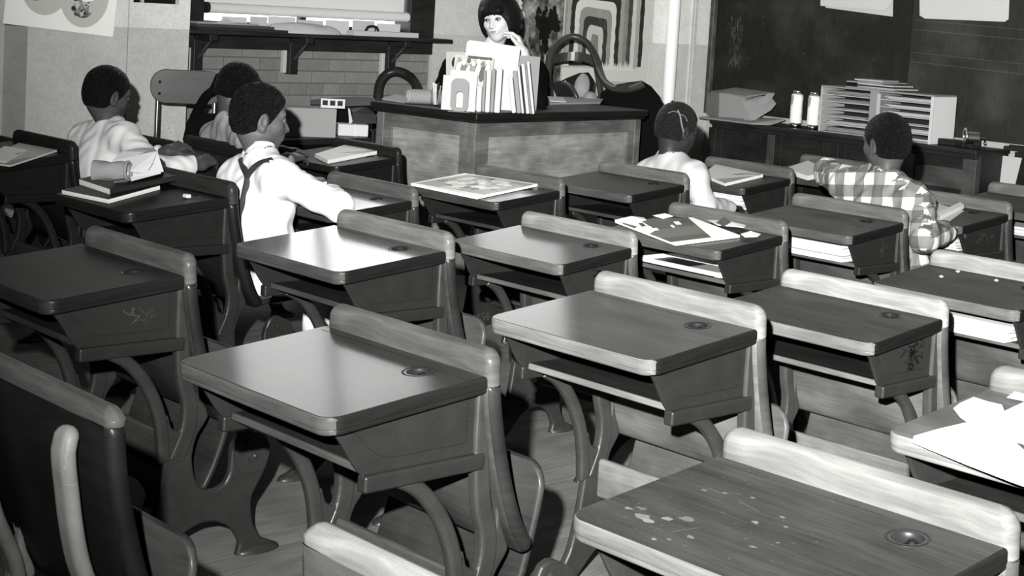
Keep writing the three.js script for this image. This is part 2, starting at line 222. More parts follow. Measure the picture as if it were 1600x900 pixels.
  for (const [px, py, r] of chips) { const p = hitZ(px, py, -6.949), pts = []; for (let i = 0; i < 22; i++) { const a = i / 22 * 6.283, q = r * rnd(.6, 1.2); pts.push([q * Math.cos(a) * .8, q * Math.sin(a) * 1.15]); } const s = poly(pts); if (r > .02) s.holes.push(blob([[.004, .006], [.011, .002], [.006, -.012], [-.005, -.008], [-.009, .004]], 20)); part('chipped_patch', new THREE.ExtrudeGeometry(s, { depth: .0012, bevelEnabled: false }).translate(p.x, p.y, p.z - .001), M.white, d); }
  // right corner: pipe, corner board, casing of the blackboard
  part('corner_board', [box(7.945, 7.96, 0, 3.9, -7.18, -7.165), box(8.37, 8.385, 0, 3.9, -7.18, -7.168), box(8.40, 8.43, 0, 3.9, -7.18, -7.172, .004)], M.wallLow2, Object.assign(struct('trim_1')));
  single('steam_pipe', [new THREE.CylinderGeometry(.042, .042, 3.9, 20).translate(8.115, 1.95, -7.12), new THREE.CylinderGeometry(.07, .07, .02, 20).translate(8.115, .01, -7.12)], mat(.88, { roughness: .4 }), 'white vertical pipe running up the wall between the striped painting and the blackboard', 'pipe');
}
// wall shelf under the window with its brackets
{
  const t = thing('wall_shelf', 'dark wooden shelf on brackets under the window', 'shelf', [0, 0, 0]);
  part('shelf_board', box(4.214, 5.93, 1.055, 1.076, -7.14, -6.95, .004), M.darkWood, t);
  part('shelf_board', box(5.93, 6.0, 1.055, 1.076, -7.14, -6.97, .004), M.darkWood, t);
  for (const x of [4.36, 4.97, 5.66]) {
    const b = part('bracket', [box(x, x + .055, .845, 1.06, -7.2, -7.14, .004), box(x, x + .05, 1.02, 1.055, -7.2, -6.99, .004)], M.darkWood, t);
    part('brace', rod(V(x + .03, .93, -7.14), V(x + .03, 1.03, -7.02), .008), M.cabPale, b);
    part('bracket_edge', box(x - .022, x, .85, 1.0, -7.2, -7.17, .003), M.paperDim, b);
  }
}
// ------------------------------------------------------------------ poster, paintings, blackboard
{
  const t = canvasTex(640, 900, (x, w, h) => {
    x.fillStyle = '#f2f2ee'; x.fillRect(0, 0, w, h);
    const oval = (cx, cy) => { x.fillStyle = '#bdbdb8'; x.beginPath(); x.ellipse(cx, cy, 145, 175, 0, 0, 7); x.fill(); };
    oval(215, 655); oval(445, 695); oval(215, 240); oval(445, 260);
    for (const [cx, cy, k] of [[150, 690, 1], [430, 750, 2], [150, 280, 3], [430, 300, 4]]) {
      let s = k * 991; const r = () => { s = (s * 16807) % 2147483647; return s / 2147483647; };
      for (let i = 0; i < 46; i++) { const v = 20 + 150 * r(); x.fillStyle = `rgb(${v},${v},${v - 3})`; x.beginPath(); x.ellipse(cx + 90 * (r() - .5), cy + 120 * (r() - .5), 4 + 15 * r(), 3 + 12 * r(), r() * 3, 0, 7); x.fill(); }
      x.strokeStyle = '#4a4a46'; x.lineWidth = 4; for (let i = 0; i < 5; i++) { x.beginPath(); x.ellipse(cx + 12, cy + 20, 18 + i * 9, 46, .1, .2, 2.9); x.stroke(); }
      x.strokeStyle = '#f0f0ea'; x.lineWidth = 26; x.lineCap = 'round'; x.beginPath(); x.moveTo(cx + 10, cy - 36); x.quadraticCurveTo(cx + 70, cy - 20, cx + 120, cy - 120); x.stroke();
    } });
  const g = new THREE.PlaneGeometry(.57, .8, 24, 8), p = g.attributes.position; for (let i = 0; i < p.count; i++) { const u = p.getX(i) / .57 + .5; p.setZ(i, .035 * Math.max(0, .28 - u) ** 1.3); }
  g.computeVertexNormals(); const back = g.clone().scale(1, 1, 1).translate(0, 0, -.0012); const gi = back.index.array.slice(); for (let i = 0; i < gi.length; i += 3) [gi[i + 1], gi[i + 2]] = [gi[i + 2], gi[i + 1]]; back.setIndex([...gi]); back.computeVertexNormals();
  const po = single('wall_poster', [g.translate(0, .4, 0), back.translate(0, .4, 0)], mat(.95, { map: t, roughness: .6 }), 'large white poster with round pictures taped to the wall at the far left', 'poster');
  const a = hitZ(9, 37, -6.93), b = hitZ(170, 57, -6.94); po.position.copy(a.clone().add(b).multiplyScalar(.5)).add(V(0, 0, .006)); po.rotation.z = Math.atan2(b.y - a.y, b.x - a.x);
}
{
  const stripes = canvasTex(900, 900, (x, w, h) => {
    x.fillStyle = '#b9b9b3'; x.fillRect(0, 0, w, h); x.fillStyle = '#d9d9d3'; x.fillRect(0, h - 95, w, 95); x.fillRect(w - 130, 0, 130, h);
    let s = 4242; const r = () => { s = (s * 16807) % 2147483647; return s / 2147483647; };
    const cx = 310, tone = ['#84847e', '#c9c9c3', '#3f3f3b', '#9a9a94', '#dededa', '#35352f', '#a5a59f', '#8c8c86', '#4a4a45', '#d6d6d0', '#b0b0aa', '#33332f'];
    for (let k = 11; k >= 0; k--) { const rw = 40 + k * 43, top = 560 - k * 62; x.fillStyle = tone[k]; x.beginPath(); const wob = () => (r() - .5) * 9;
      x.moveTo(cx - rw + wob(), h - 105 - r() * 40); for (let y = h - 150; y > top + 60; y -= 28) x.lineTo(cx - rw + wob(), y); x.quadraticCurveTo(cx - rw, top, cx - rw * .5, top + wob()); x.lineTo(cx + rw * .7, top + 10 + wob()); x.quadraticCurveTo(cx + rw, top + 12, cx + rw + wob(), top + 90);
      for (let y = top + 120; y < h - 130; y += 28) x.lineTo(cx + rw + wob(), y); x.lineTo(cx + rw + wob(), h - 100 - r() * 30); x.closePath(); x.fill(); }
    x.strokeStyle = 'rgba(235,235,228,.8)'; for (let i = 0; i < 60; i++) { x.lineWidth = 2 + 5 * r(); const a = r() * (w - 150), b = 120 + r() * 600; x.beginPath(); x.moveTo(a, b); x.lineTo(a + (r() - .5) * 12, b + 60 + 120 * r()); x.globalAlpha = .25; x.stroke(); x.globalAlpha = 1; }
    x.fillStyle = '#e2e2dc'; for (let i = 0; i < 18; i++) { const a = 380 + i * 20 + 8 * r(); x.beginPath(); x.moveTo(a - 14, h - 85); x.lineTo(a, h - 130 - 30 * r()); x.lineTo(a + 14, h - 85); x.fill(); } });
  const x0 = 7.12, x1 = 7.94, y0 = .83, y1 = 1.66;
  const t = thing('striped_painting', 'big childrens painting of nested grey and black striped arches on the wall behind the teacher', 'painting');
  part('painted_sheet', new THREE.BoxGeometry(x1 - x0, y1 - y0, .004).translate((x0 + x1) / 2, (y0 + y1) / 2, -7.172), mat(.8, { map: stripes, roughness: .8 }), t);
  const mott = canvasTex(512, 700, (x, w, h) => { const n = noise2(991), im = x.createImageData(w, h); for (let y = 0; y < h; y++) for (let i = 0; i < w; i++) { const v = 105 + 190 * (fbm(n, i / 50, y / 70, 11, 10, 4) - .5) + 60 * (fbm(n, i / 9, y / 12, 57, 59, 2) - .5), o = (y * w + i) * 4; im.data[o] = im.data[o + 1] = v; im.data[o + 2] = v * .97; im.data[o + 3] = 255; } x.putImageData(im, 0, 0);
    let s = 77; const r = () => { s = (s * 16807) % 2147483647; return s / 2147483647; }; const dab = (n2, cx, cy, sx, sy, c) => { x.fillStyle = c; for (let i = 0; i < n2; i++) { x.beginPath(); x.ellipse(cx + sx * (r() - .5), cy + sy * (r() - .5), 8 + 16 * r(), 10 + 18 * r(), r() * 3, 0, 7); x.fill(); } };
    dab(60, 380, 330, 200, 130, '#191916'); dab(40, 350, 430, 70, 170, '#141411'); dab(30, 90, 300, 120, 300, '#d8d8d2'); dab(16, 120, 560, 160, 200, '#4b4b47'); x.strokeStyle = '#23231f'; x.lineWidth = 5; for (let i = 0; i < 14; i++) { x.beginPath(); x.moveTo(370 + 90 * (r() - .5), 690); x.lineTo(370 + 120 * (r() - .5), 480); x.stroke(); } });
  single('mottled_painting', new THREE.BoxGeometry(.52, .76, .004).translate(6.845, 1.2, -7.174), mat(.8, { map: mott, roughness: .8 }), 'mottled grey painting of dark flowers directly beside the teachers head', 'painting');
}
{
  const slate = (sd, lines, base) => canvasTex(1024, 768, (x, w, h) => { const n = noise2(sd), im = x.createImageData(w, h); for (let y = 0; y < h; y++) for (let i = 0; i < w; i++) { const v = base + 46 * Math.max(0, fbm(n, i / 130, y / 110, 8, 7, 5) - .42) + 10 * (fbm(n, i / 6, y / 30, 171, 26, 2) - .5), o = (y * w + i) * 4; im.data[o] = im.data[o + 1] = v; im.data[o + 2] = v * .94; im.data[o + 3] = 255; } x.putImageData(im, 0, 0);
    let s = sd; const r = () => { s = (s * 16807) % 2147483647; return s / 2147483647; }; x.strokeStyle = 'rgba(190,190,180,.22)'; x.lineWidth = 2;
    if (lines) for (const y of [350, 385, 470, 505]) { x.beginPath(); x.moveTo(10, y); x.lineTo(w, y + 30); x.stroke(); }
    else { x.lineWidth = 5; for (let i = 0; i < 70; i++) { x.globalAlpha = .3 + .5 * r(); const a = 90 + 70 * r(), b = 360 + r() * 210; x.beginPath(); x.moveTo(a, b); x.lineTo(a + 14 * (r() - .5), b + 24); x.stroke(); } x.globalAlpha = 1; x.fillStyle = 'rgba(200,200,190,.5)'; for (let i = 0; i < 14; i++) x.fillRect(60 + r() * 900, 300 + r() * 300, 10 * r(), 2); } });
  const t = thing('blackboard', 'long black slate blackboard framed in dark wood on the front wall', 'blackboard');
  const y0 = .645, y1 = 1.95;
  [[-7.13, -5.535, 0, 36], [-5.53, -3.93, 1, 48], [-3.925, -2.3, 0, 44]].forEach(([a, b, l, base], i) => { const g = new THREE.PlaneGeometry(b - a, y1 - y0).rotateY(-Math.PI / 2).translate(8.578, (y0 + y1) / 2, (a + b) / 2); const m = part('slate_slab', mergeGeometries([g.toNonIndexed(), (() => { const q = new THREE.BoxGeometry(.012, y1 - y0, b - a).translate(8.585, (y0 + y1) / 2, (a + b) / 2).toNonIndexed(); return q; })()]), mat(.8, { map: slate(31 + i * 17, l, base), roughness: .55 }), t); });
  part('frame', [box(8.55, 8.6, .62, 2.03, -7.165, -7.132, .004), box(8.55, 8.6, 1.95, 2.03, -7.165, -2.2, .004)], M.cabPale, t);
  part('frame_edge', box(8.545, 8.6, .62, 2.0, -7.135, -7.122, .002), M.oak, t);
  part('chalk_rail', [box(8.42, 8.6, .618, .64, -4.74, -2.2, .004), box(8.415, 8.43, .64, .652, -4.70, -2.2, .002)], M.cab, t);
}
{
  const pin = (pts, label, m, off) => { const P = pts.map(([x, y]) => hitX(x, y, 8.572 - off)); const top = P.map((p) => p.clone()); return single('paper_sheet', sheet(P, V(-1, 0, 0), .0012), m, label, 'paper'); };
  pin([[1288, -70], [1398, -70], [1395, 26], [1290, 12]], 'white drawing sheet pinned to the left part of the blackboard, the lower of two', M.paper, 0);
  pin([[1284, -64], [1397, -60], [1394, 4], [1383, 16], [1282, 9]], 'white drawing sheet overlapping another on the left part of the blackboard', M.white, .012);
  pin([[1437, -70], [1580, -70], [1576, 30], [1570, 34], [1445, 29], [1437, 24]], 'large white sheet pinned to the blackboard at the upper right', M.white, 0);
}

// ------------------------------------------------------------------ school desks: seat back, top, iron ends and a folding seat in one unit
const font = await new FontLoader().loadAsync('fonts/droid/droid_serif_bold.typeface.json');
const HE = .65, DW = .46, DL = .315, TILT = Math.atan2(.031, .315);
const onTilt = (g) => g.rotateZ(TILT).translate(0, HE, 0);
const shapeIron = {};
{
  const body = new THREE.Shape(); const o = [[-.03, .335], [-.02, .28], [-.02, .235], [-.032, .16], [-.05, .09], [-.085, .04], [-.135, .016], [-.137, 0], [-.06, 0], [-.02, .03], [.03, .073], [.075, .091], [.118, .088], [.155, .068], [.18, .03], [.178, .012], [.182, 0], [.275, 0], [.276, .012], [.24, .03], [.214, .07], [.207, .125], [.226, .162], [.246, .2], [.247, .236], [.226, .27], [.193, .287], [.166, .277], [.151, .235], [.147, .195], [.134, .172], [.108, .162], [.078, .171], [.058, .2], [.05, .245], [.06, .29], [.086, .33], [.07, .372], [.058, .42], [.052, .37], [.035, .325], [.015, .308], [-.004, .318], [-.014, .345]];
  shapeIron.body = poly(smooth(o, 170, true, .35).map((p) => [p.x, p.y]));
  const band = (pts, w) => { const c = new THREE.CatmullRomCurve3(pts.map((p) => V(p[0], p[1], 0))), a = [], b = []; for (let i = 0; i <= 22; i++) { const u = i / 22, p = c.getPointAt(u), t = c.getTangentAt(u), ww = Array.isArray(w) ? w[0] + (w[1] - w[0]) * u : w; a.push([p.x - t.y * ww / 2, p.y + t.x * ww / 2]); b.unshift([p.x + t.y * ww / 2, p.y - t.x * ww / 2]); } return poly([...a, ...b]); };
  shapeIron.arm = band([[-.16, .496], [-.115, .472], [-.07, .424], [-.038, .362], [-.024, .31], [-.016, .24]], [.027, .03]);
  shapeIron.post = band([[.012, .632], [.014, .52], [.024, .42], [.04, .365], [.038, .31], [.01, .24]], [.03, .04]);
  const s = new THREE.Shape(); s.moveTo(.014, .634); s.lineTo(.014, .508); s.lineTo(-.222, .508); s.bezierCurveTo(-.25, .53, -.256, .562, -.296, .602); s.closePath(); shapeIron.panel = s;
  const q = new THREE.Shape(); q.moveTo(-.02, .613); q.lineTo(-.02, .533); q.lineTo(-.17, .533); q.bezierCurveTo(-.205, .535, -.215, .556, -.25, .59); q.closePath(); shapeIron.inset = q;
}
const foot = (x, z) => boxUV(new THREE.SphereGeometry(1, 24, 8, 0, Math.PI * 2, 0, Math.PI / 2).scale(.058, .02, .027).translate(x, 0, z));
function makeDesk() {
  const root = new THREE.Group(); root.name = 'proto';
  // top, with a hole for the inkwell and a pencil groove
  const hz = DW / 2, s = new THREE.Shape(), r = .034; s.moveTo(-hz, 0); s.lineTo(hz, 0); s.lineTo(hz, -DL + r); s.absarc(hz - r, -DL + r, r, 0, -Math.PI / 2, true); s.lineTo(-hz + r, -DL); s.absarc(-hz + r, -DL + r, r, -Math.PI / 2, -Math.PI, true); s.closePath();
  const IW = [.128, -.062]; const h1 = new THREE.Path(); h1.absarc(IW[0], IW[1], .026, 0, Math.PI * 2, true); s.holes.push(h1);
  const h2 = new THREE.Path(); h2.moveTo(-.215, -.03); h2.lineTo(-.215, -.018); h2.lineTo(.07, -.018); h2.lineTo(.07, -.03); h2.closePath(); s.holes.push(h2);
  const perm = new THREE.Matrix4().set(0, 1, 0, 0, 0, 0, 1, 0, 1, 0, 0, 0, 0, 0, 0, 1);
  const g1 = new THREE.ExtrudeGeometry(s, { depth: .012, bevelEnabled: true, bevelSize: .005, bevelThickness: .006, bevelOffset: -.005, bevelSegments: 4, curveSegments: 12 }).translate(0, 0, -.018).applyMatrix4(perm);
  const h3 = s.clone(); h3.holes = [h1]; const g2 = new THREE.ExtrudeGeometry(h3, { depth: .004, bevelEnabled: true, bevelSize: .005, bevelThickness: .005, bevelOffset: -.006, bevelSegments: 3, curveSegments: 12 }).translate(0, 0, -.026).applyMatrix4(perm);
  const sp = splitBy(onTilt(boxUV(merged([g1, g2]))), (n, m) => Math.abs(n.y) > .8 || m.x > -.012 || Math.hypot(m.x - IW[1], m.z - IW[0]) < .035 || (m.x > -.05 && Math.abs(m.z) < hz - .012) ? 'top' : n.x < -.42 ? 'front' : m.z > 0 ? 'end' : 'far');
  const top = part('desktop', sp.top, M.topMid, root); part('front_edge', sp.front, M.topMid, top); part('end_edge', sp.end, M.cut, top); part('end_edge', sp.far, M.cut, top);
  part('groove_highlight', onTilt(box(-.03, -.018, -.02, -.0035, -.215, .07)), M.topMid, top);  // groove floor in a paler tone: its highlight is put into the colour
  const well = part('inkwell', onTilt(new THREE.LatheGeometry([[.001, -.034], [.02, -.034], [.023, -.028], [.023, -.004], [.0285, -.0025], [.029, .001], [.026, .002], [.021, -.002], [.019, -.012], [.001, -.014]].map((p) => new THREE.Vector2(...p)), 28).translate(IW[1], -.001, IW[0])), M.well, root);
  part('inkwell_lid', onTilt(new THREE.LatheGeometry([[.001, .006], [.006, .0055], [.009, 0], [.014, -.003], [.016, -.006]].map((p) => new THREE.Vector2(...p)), 20).translate(IW[1] + .004, -.008, IW[0] + .004)), M.lid, well);
  // the tall board: rail along the desk on this side, seat back on the other
  const sb = splitBy(plank([[.124, .322], [.096, .36], [.066, .43], [.04, .52], [.024, .6], [.021, .628]], { hw: hz + .004, th: .033, r: .02, r2: .0005, n: 30, flat1: 1 }), (n) => n.z > .3 ? 'end' : n.z < -.3 ? 'far' : 'face'), bk = part('seat_back', sb.face, M.railMid, root); part('back_edge', sb.end, M.railMid, bk); part('back_edge', sb.far, M.railMid, bk);
  part('rail', plank([[.021, .6283], [.0185, .66], [.019, HE + .044]], { hw: hz + .004, th: .033, r: .0005, r2: .03, n: 16, flat0: 1 }), M.railMid, root);
  for (const sd of [-1, 1]) {
    const z = sd * (hz - .026);
    const fr = part('iron_frame', [ext(shapeIron.body, .02, .0065, 3).translate(0, 0, z), ext(shapeIron.arm, .024, .009, 3).translate(0, 0, z), ext(shapeIron.post, .024, .007, 3).translate(0, 0, z), foot(.232, z), foot(-.1, z), new THREE.CylinderGeometry(.047, .047, .026, 28).rotateX(Math.PI / 2).translate(.2, .232, z)], M.iron, root);
    part('bolt', [[.204, .226, .014], [.188, .258, .008]].flatMap(([x, y, q]) => [new THREE.CylinderGeometry(q, q * 1.15, .007, 20).rotateX(Math.PI / 2).translate(x, y, z + sd * .0155), new THREE.SphereGeometry(q * .5, 12, 8).translate(x, y, z + sd * .018)]), M.iron, fr);
    if (sd < 0) part('cast_number', new TextGeometry('154', { font, size: .03, depth: .003, curveSegments: 3 }).translate(.02, .1, z + .009), M.castNo, fr);
    const pn = part('side_panel', [ext(shapeIron.panel, .008, .002).translate(0, 0, z), box(-.228, .016, .484, .513, z - (sd > 0 ? .008 : .016), z + (sd > 0 ? .016 : .008), .005), box(.004, .02, .5, .636, z - .009, z + .009, .003)], M.iron, root);
    part('inset_panel', ext(shapeIron.inset, .005, .0018).translate(0, 0, z + sd * .0042), M.iron, pn);
  }
  const sh = part('book_shelf', box(-.206, .0, .507, .519, -(hz - .034), hz - .034), M.shelf, root); part('shelf_edge', box(-.214, -.206, .506, .5195, -(hz - .034), hz - .034, .004), M.shelf, sh); part('added_dark_back', box(-.004, .006, .519, .612, -(hz - .034), hz - .034), M.cut, root);  // thin near-black board added at the back so the book compartment stays dark
  part('lower_rail', box(.012, .032, .2, .285, -(hz - .04), hz - .04, .008), M.seat, root);
  part('folding_seat', plank([[.088, .158], [.104, .185], [.124, .23], [.142, .285], [.157, .345], [.17, .41], [.178, .462]], { hw: .2, th: .016, r: .012, r2: .05, n: 24 }), M.seat, root);
  return root;
}
const seatDown = plank([[.13, .318], [.17, .326], [.24, .33], [.32, .333], [.4, .336], [.436, .328]], { hw: .19, th: .018, r: .03, r2: .05, n: 24 });
const proto = makeDesk();
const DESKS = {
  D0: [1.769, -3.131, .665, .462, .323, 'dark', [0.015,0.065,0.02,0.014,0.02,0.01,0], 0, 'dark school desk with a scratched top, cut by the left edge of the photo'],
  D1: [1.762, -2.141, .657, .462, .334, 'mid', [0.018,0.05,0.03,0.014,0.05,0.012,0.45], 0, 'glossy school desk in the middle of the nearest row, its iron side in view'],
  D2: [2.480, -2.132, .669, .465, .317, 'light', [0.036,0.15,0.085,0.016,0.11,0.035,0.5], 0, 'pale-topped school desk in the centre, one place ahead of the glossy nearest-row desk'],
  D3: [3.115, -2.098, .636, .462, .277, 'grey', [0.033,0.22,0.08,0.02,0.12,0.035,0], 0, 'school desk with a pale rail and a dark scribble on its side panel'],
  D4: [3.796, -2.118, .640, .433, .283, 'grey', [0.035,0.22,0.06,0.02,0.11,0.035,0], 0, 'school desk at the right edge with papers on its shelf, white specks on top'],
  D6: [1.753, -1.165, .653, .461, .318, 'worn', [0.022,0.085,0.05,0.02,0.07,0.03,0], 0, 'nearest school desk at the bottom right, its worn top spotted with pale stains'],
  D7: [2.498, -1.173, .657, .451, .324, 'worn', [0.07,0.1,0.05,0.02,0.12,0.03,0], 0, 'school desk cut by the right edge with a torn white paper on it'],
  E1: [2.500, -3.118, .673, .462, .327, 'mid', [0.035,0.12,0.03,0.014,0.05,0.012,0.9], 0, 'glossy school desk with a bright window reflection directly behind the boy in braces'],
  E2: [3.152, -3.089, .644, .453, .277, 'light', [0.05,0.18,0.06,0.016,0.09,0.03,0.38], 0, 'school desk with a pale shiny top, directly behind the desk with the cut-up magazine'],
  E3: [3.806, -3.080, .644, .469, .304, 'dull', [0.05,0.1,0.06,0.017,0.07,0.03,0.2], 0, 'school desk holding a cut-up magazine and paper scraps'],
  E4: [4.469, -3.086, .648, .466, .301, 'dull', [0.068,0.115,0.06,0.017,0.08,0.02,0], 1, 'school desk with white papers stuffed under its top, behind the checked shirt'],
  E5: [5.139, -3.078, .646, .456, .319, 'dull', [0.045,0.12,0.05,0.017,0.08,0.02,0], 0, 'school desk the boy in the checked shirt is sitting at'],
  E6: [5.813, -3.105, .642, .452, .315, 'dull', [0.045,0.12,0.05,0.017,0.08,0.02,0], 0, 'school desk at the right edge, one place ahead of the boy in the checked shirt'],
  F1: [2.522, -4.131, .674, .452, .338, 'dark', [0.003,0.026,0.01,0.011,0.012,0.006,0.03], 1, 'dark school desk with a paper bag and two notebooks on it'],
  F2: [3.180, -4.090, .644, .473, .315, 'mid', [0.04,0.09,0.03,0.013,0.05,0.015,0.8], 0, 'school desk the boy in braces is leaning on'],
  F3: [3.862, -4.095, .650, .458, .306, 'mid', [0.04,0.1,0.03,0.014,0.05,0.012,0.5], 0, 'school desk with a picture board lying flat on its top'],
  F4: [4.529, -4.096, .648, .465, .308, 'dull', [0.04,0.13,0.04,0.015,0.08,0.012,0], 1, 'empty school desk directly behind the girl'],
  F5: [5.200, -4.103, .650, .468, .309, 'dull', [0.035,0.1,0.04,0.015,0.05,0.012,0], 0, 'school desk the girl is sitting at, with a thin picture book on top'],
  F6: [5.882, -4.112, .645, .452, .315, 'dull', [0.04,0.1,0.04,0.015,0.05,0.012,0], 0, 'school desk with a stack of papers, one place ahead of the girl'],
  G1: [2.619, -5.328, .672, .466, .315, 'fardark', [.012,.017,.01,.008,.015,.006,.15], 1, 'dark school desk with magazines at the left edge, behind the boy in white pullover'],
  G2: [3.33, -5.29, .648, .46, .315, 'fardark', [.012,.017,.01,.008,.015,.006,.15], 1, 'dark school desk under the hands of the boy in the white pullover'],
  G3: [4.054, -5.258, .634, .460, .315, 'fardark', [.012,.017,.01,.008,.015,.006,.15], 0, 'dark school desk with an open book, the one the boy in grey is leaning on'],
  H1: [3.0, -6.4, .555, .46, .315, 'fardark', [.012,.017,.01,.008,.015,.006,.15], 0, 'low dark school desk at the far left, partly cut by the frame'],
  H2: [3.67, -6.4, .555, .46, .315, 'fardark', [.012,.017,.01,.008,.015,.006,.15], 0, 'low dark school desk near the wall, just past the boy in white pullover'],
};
const DESK = {};
const ironOf = (v) => mat(v, { map: T.scratch, roughness: .5, specularIntensity: .3, clearcoat: .22, clearcoatRoughness: .28 });
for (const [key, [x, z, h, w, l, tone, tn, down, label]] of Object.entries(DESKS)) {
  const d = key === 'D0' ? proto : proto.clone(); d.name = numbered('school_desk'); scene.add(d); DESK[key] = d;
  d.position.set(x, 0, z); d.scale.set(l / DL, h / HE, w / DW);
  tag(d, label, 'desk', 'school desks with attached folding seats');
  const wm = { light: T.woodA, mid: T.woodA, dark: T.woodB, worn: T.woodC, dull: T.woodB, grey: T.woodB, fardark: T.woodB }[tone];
  const mm = { desktop: wood(tn[0], wm, (tn[6] ? { ...gloss, clearcoat: tn[6] } : 0) || { roughness: .55, clearcoat: .14, clearcoatRoughness: .22 }), rail: wood(tn[1], T.woodB), seat_back: wood(tn[2], T.woodC), iron_frame: ironOf(tn[3] * 1.7), side_panel: ironOf(tn[3]), book_shelf: wood(.012, T.woodB), added_dark_back: wood(.005, T.woodB), shelf_edge: wood(Math.max(tn[2] * 1.3, .008), T.woodB), folding_seat: wood(Math.min(tn[2] * 1.4, .05) * (key === 'D1' ? .55 : 1), T.woodC), lower_rail: wood(Math.max(.045, tn[2] * 1.5), T.woodC) }; mm.front_edge = wood(tn[4], T.woodB, { clearcoat: .25 }); mm.groove_highlight = wood(tn[4] * 1.6, T.woodB); mm.end_edge = wood(.007, T.woodB, { clearcoat: .2, clearcoatRoughness: .25 }); mm.back_edge = wood(tn[5], T.woodC, { clearcoat: .25, clearcoatRoughness: .25 }); mm.bolt = mm.iron_frame; mm.inset_panel = mm.side_panel;
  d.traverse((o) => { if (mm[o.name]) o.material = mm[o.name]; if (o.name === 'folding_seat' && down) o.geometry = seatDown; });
  d.updateMatrixWorld(true);
}
// tops with marks of their own: paint spots and chips on one, knife scratches on another
function markedTop(key, sd, base, gain, draw) {
  const d = DESK[key], n = noise2(sd), top = d.getObjectByName('desktop'), W = 1024, Hh = 720;
  const t = canvasTex(W, Hh, (x) => { const im = x.createImageData(W, Hh); for (let j = 0; j < Hh; j++) for (let i = 0; i < W; i++) { const u = i / W, v = j / Hh, w = .05 * fbm(n, u * 3, v * 3, 99, 99, 3), q = base + base * .3 * (fbm(n, u * 5, (v + w) * 70, 99, 999, 3) - .5) + base * .36 * (fbm(n, u * 2, (v + w * 2) * 10, 99, 99, 4) - .5) + base * .3 * (fbm(n, u * 6 + 31, v * 6, 99, 99, 4) - .5), o = (j * W + i) * 4; im.data[o] = im.data[o + 1] = q; im.data[o + 2] = q * .985; im.data[o + 3] = 255; } x.putImageData(im, 0, 0); let s = sd * 331; draw(x, W, Hh, () => { s = (s * 16807) % 2147483647; return s / 2147483647; }); });
  t.wrapS = t.wrapT = THREE.RepeatWrapping; t.repeat.set(1 / DW, 1 / DL); t.offset.set(.5, 0);
  top.material = top.material.clone(); top.material.color.multiplyScalar(gain); top.material.map = t;
}
const blotch = (x, cx, cy, r, rn) => { x.beginPath(); for (let i = 0; i <= 10; i++) { const a = i * .6283, q = r * (.6 + .7 * rn()); x[i ? 'lineTo' : 'moveTo'](cx + q * Math.cos(a) * 1.5, cy + q * Math.sin(a)); } x.fill(); };
markedTop('D6', 12, 112, 3.6, (x, W, Hh, r) => { x.fillStyle = 'rgba(255,255,250,.95)'; for (const [u, v, k] of [[.13, .28, 13], [.17, .22, 17], [.2, .2, 15], [.23, .27, 13], [.27, .33, 18], [.16, .62, 7], [.22, .66, 6], [.3, .7, 6], [.42, .5, 9], [.45, .62, 6], [.36, .2, 9], [.33, .12, 7], [.3, .08, 8], [.5, .55, 7], [.55, .4, 5], [.52, .3, 8], [.1, .24, 9]]) { x.globalAlpha = .45 + .5 * r(); blotch(x, u * W, (1 - v) * Hh, k, r); } x.globalAlpha = .35; for (let i = 0; i < 60; i++) blotch(x, W * (.05 + .6 * r()), Hh * r(), 1 + 3 * r(), r); x.lineWidth = 5; x.strokeStyle = 'rgba(255,255,250,.8)'; for (const [a, b, c, e] of [[.16, .66, .26, .7], [.28, .64, .38, .6], [.34, .3, .3, .18]]) { x.beginPath(); x.moveTo(a * W, (1 - b) * Hh); x.quadraticCurveTo((a + c) / 2 * W, (1 - b + .03) * Hh, c * W, (1 - e) * Hh); x.stroke(); } x.globalAlpha = 1; });
markedTop('D0', 14, 112, 3.2, (x, W, Hh, r) => { x.strokeStyle = 'rgba(255,255,250,.7)'; for (let i = 0; i < 16; i++) { x.lineWidth = 1 + 2 * r(); const a = W * (.1 + .45 * r()), b = Hh * (.3 + .6 * r()), an = r() * 6.3, l = 40 + 150 * r(); x.globalAlpha = .3 + .5 * r(); x.beginPath(); x.moveTo(a, b); x.lineTo(a + l * Math.cos(an), b + l * Math.sin(an)); x.stroke(); } x.globalAlpha = 1; x.fillStyle = '#fff'; for (let i = 0; i < 6; i++) blotch(x, W * r(), Hh * r(), 2 + 2 * r(), r); });
// scribbles on iron side panels
function markedPanel(key, sd, ink, n) {
  const pn = DESK[key].children.filter((o) => o.name === 'side_panel')[1].children[0], t = canvasTex(512, 256, (x, w, h) => { let s = sd * 331; const r = () => { s = (s * 16807) % 2147483647; return s / 2147483647; }; x.fillStyle = '#8c8c88'; x.fillRect(0, 0, w, h); x.strokeStyle = ink; x.lineJoin = 'round'; for (let k = 0; k < n; k++) { x.lineWidth = 2 + 5 * r(); x.globalAlpha = .5 + .5 * r(); x.beginPath(); let a = w * (.46 + .22 * r()), b = h * (.35 + .4 * r()); x.moveTo(a, b); for (let i = 0; i < 5; i++) { const c = a + 70 * (r() - .5), d = b + 60 * (r() - .5); x.quadraticCurveTo(a + 40 * (r() - .5), b + 50 * (r() - .5), c, d); a = c; b = d; } x.stroke(); } });
  t.wrapS = t.wrapT = THREE.RepeatWrapping; t.repeat.set(1 / .3, 1 / .13); t.offset.set(.9, -.51 / .13); pn.material = pn.material.clone(); pn.material.map = t; pn.material.color.multiplyScalar(2.4);
}
markedPanel('D3', 5, '#0a0a08', 15); markedPanel('E4', 8, '#f4f4ee', 3); markedPanel('E5', 3, '#f4f4ee', 6); markedPanel('D0', 17, '#e8e8e2', 3); markedPanel('E2', 21, '#0c0c0a', 5);
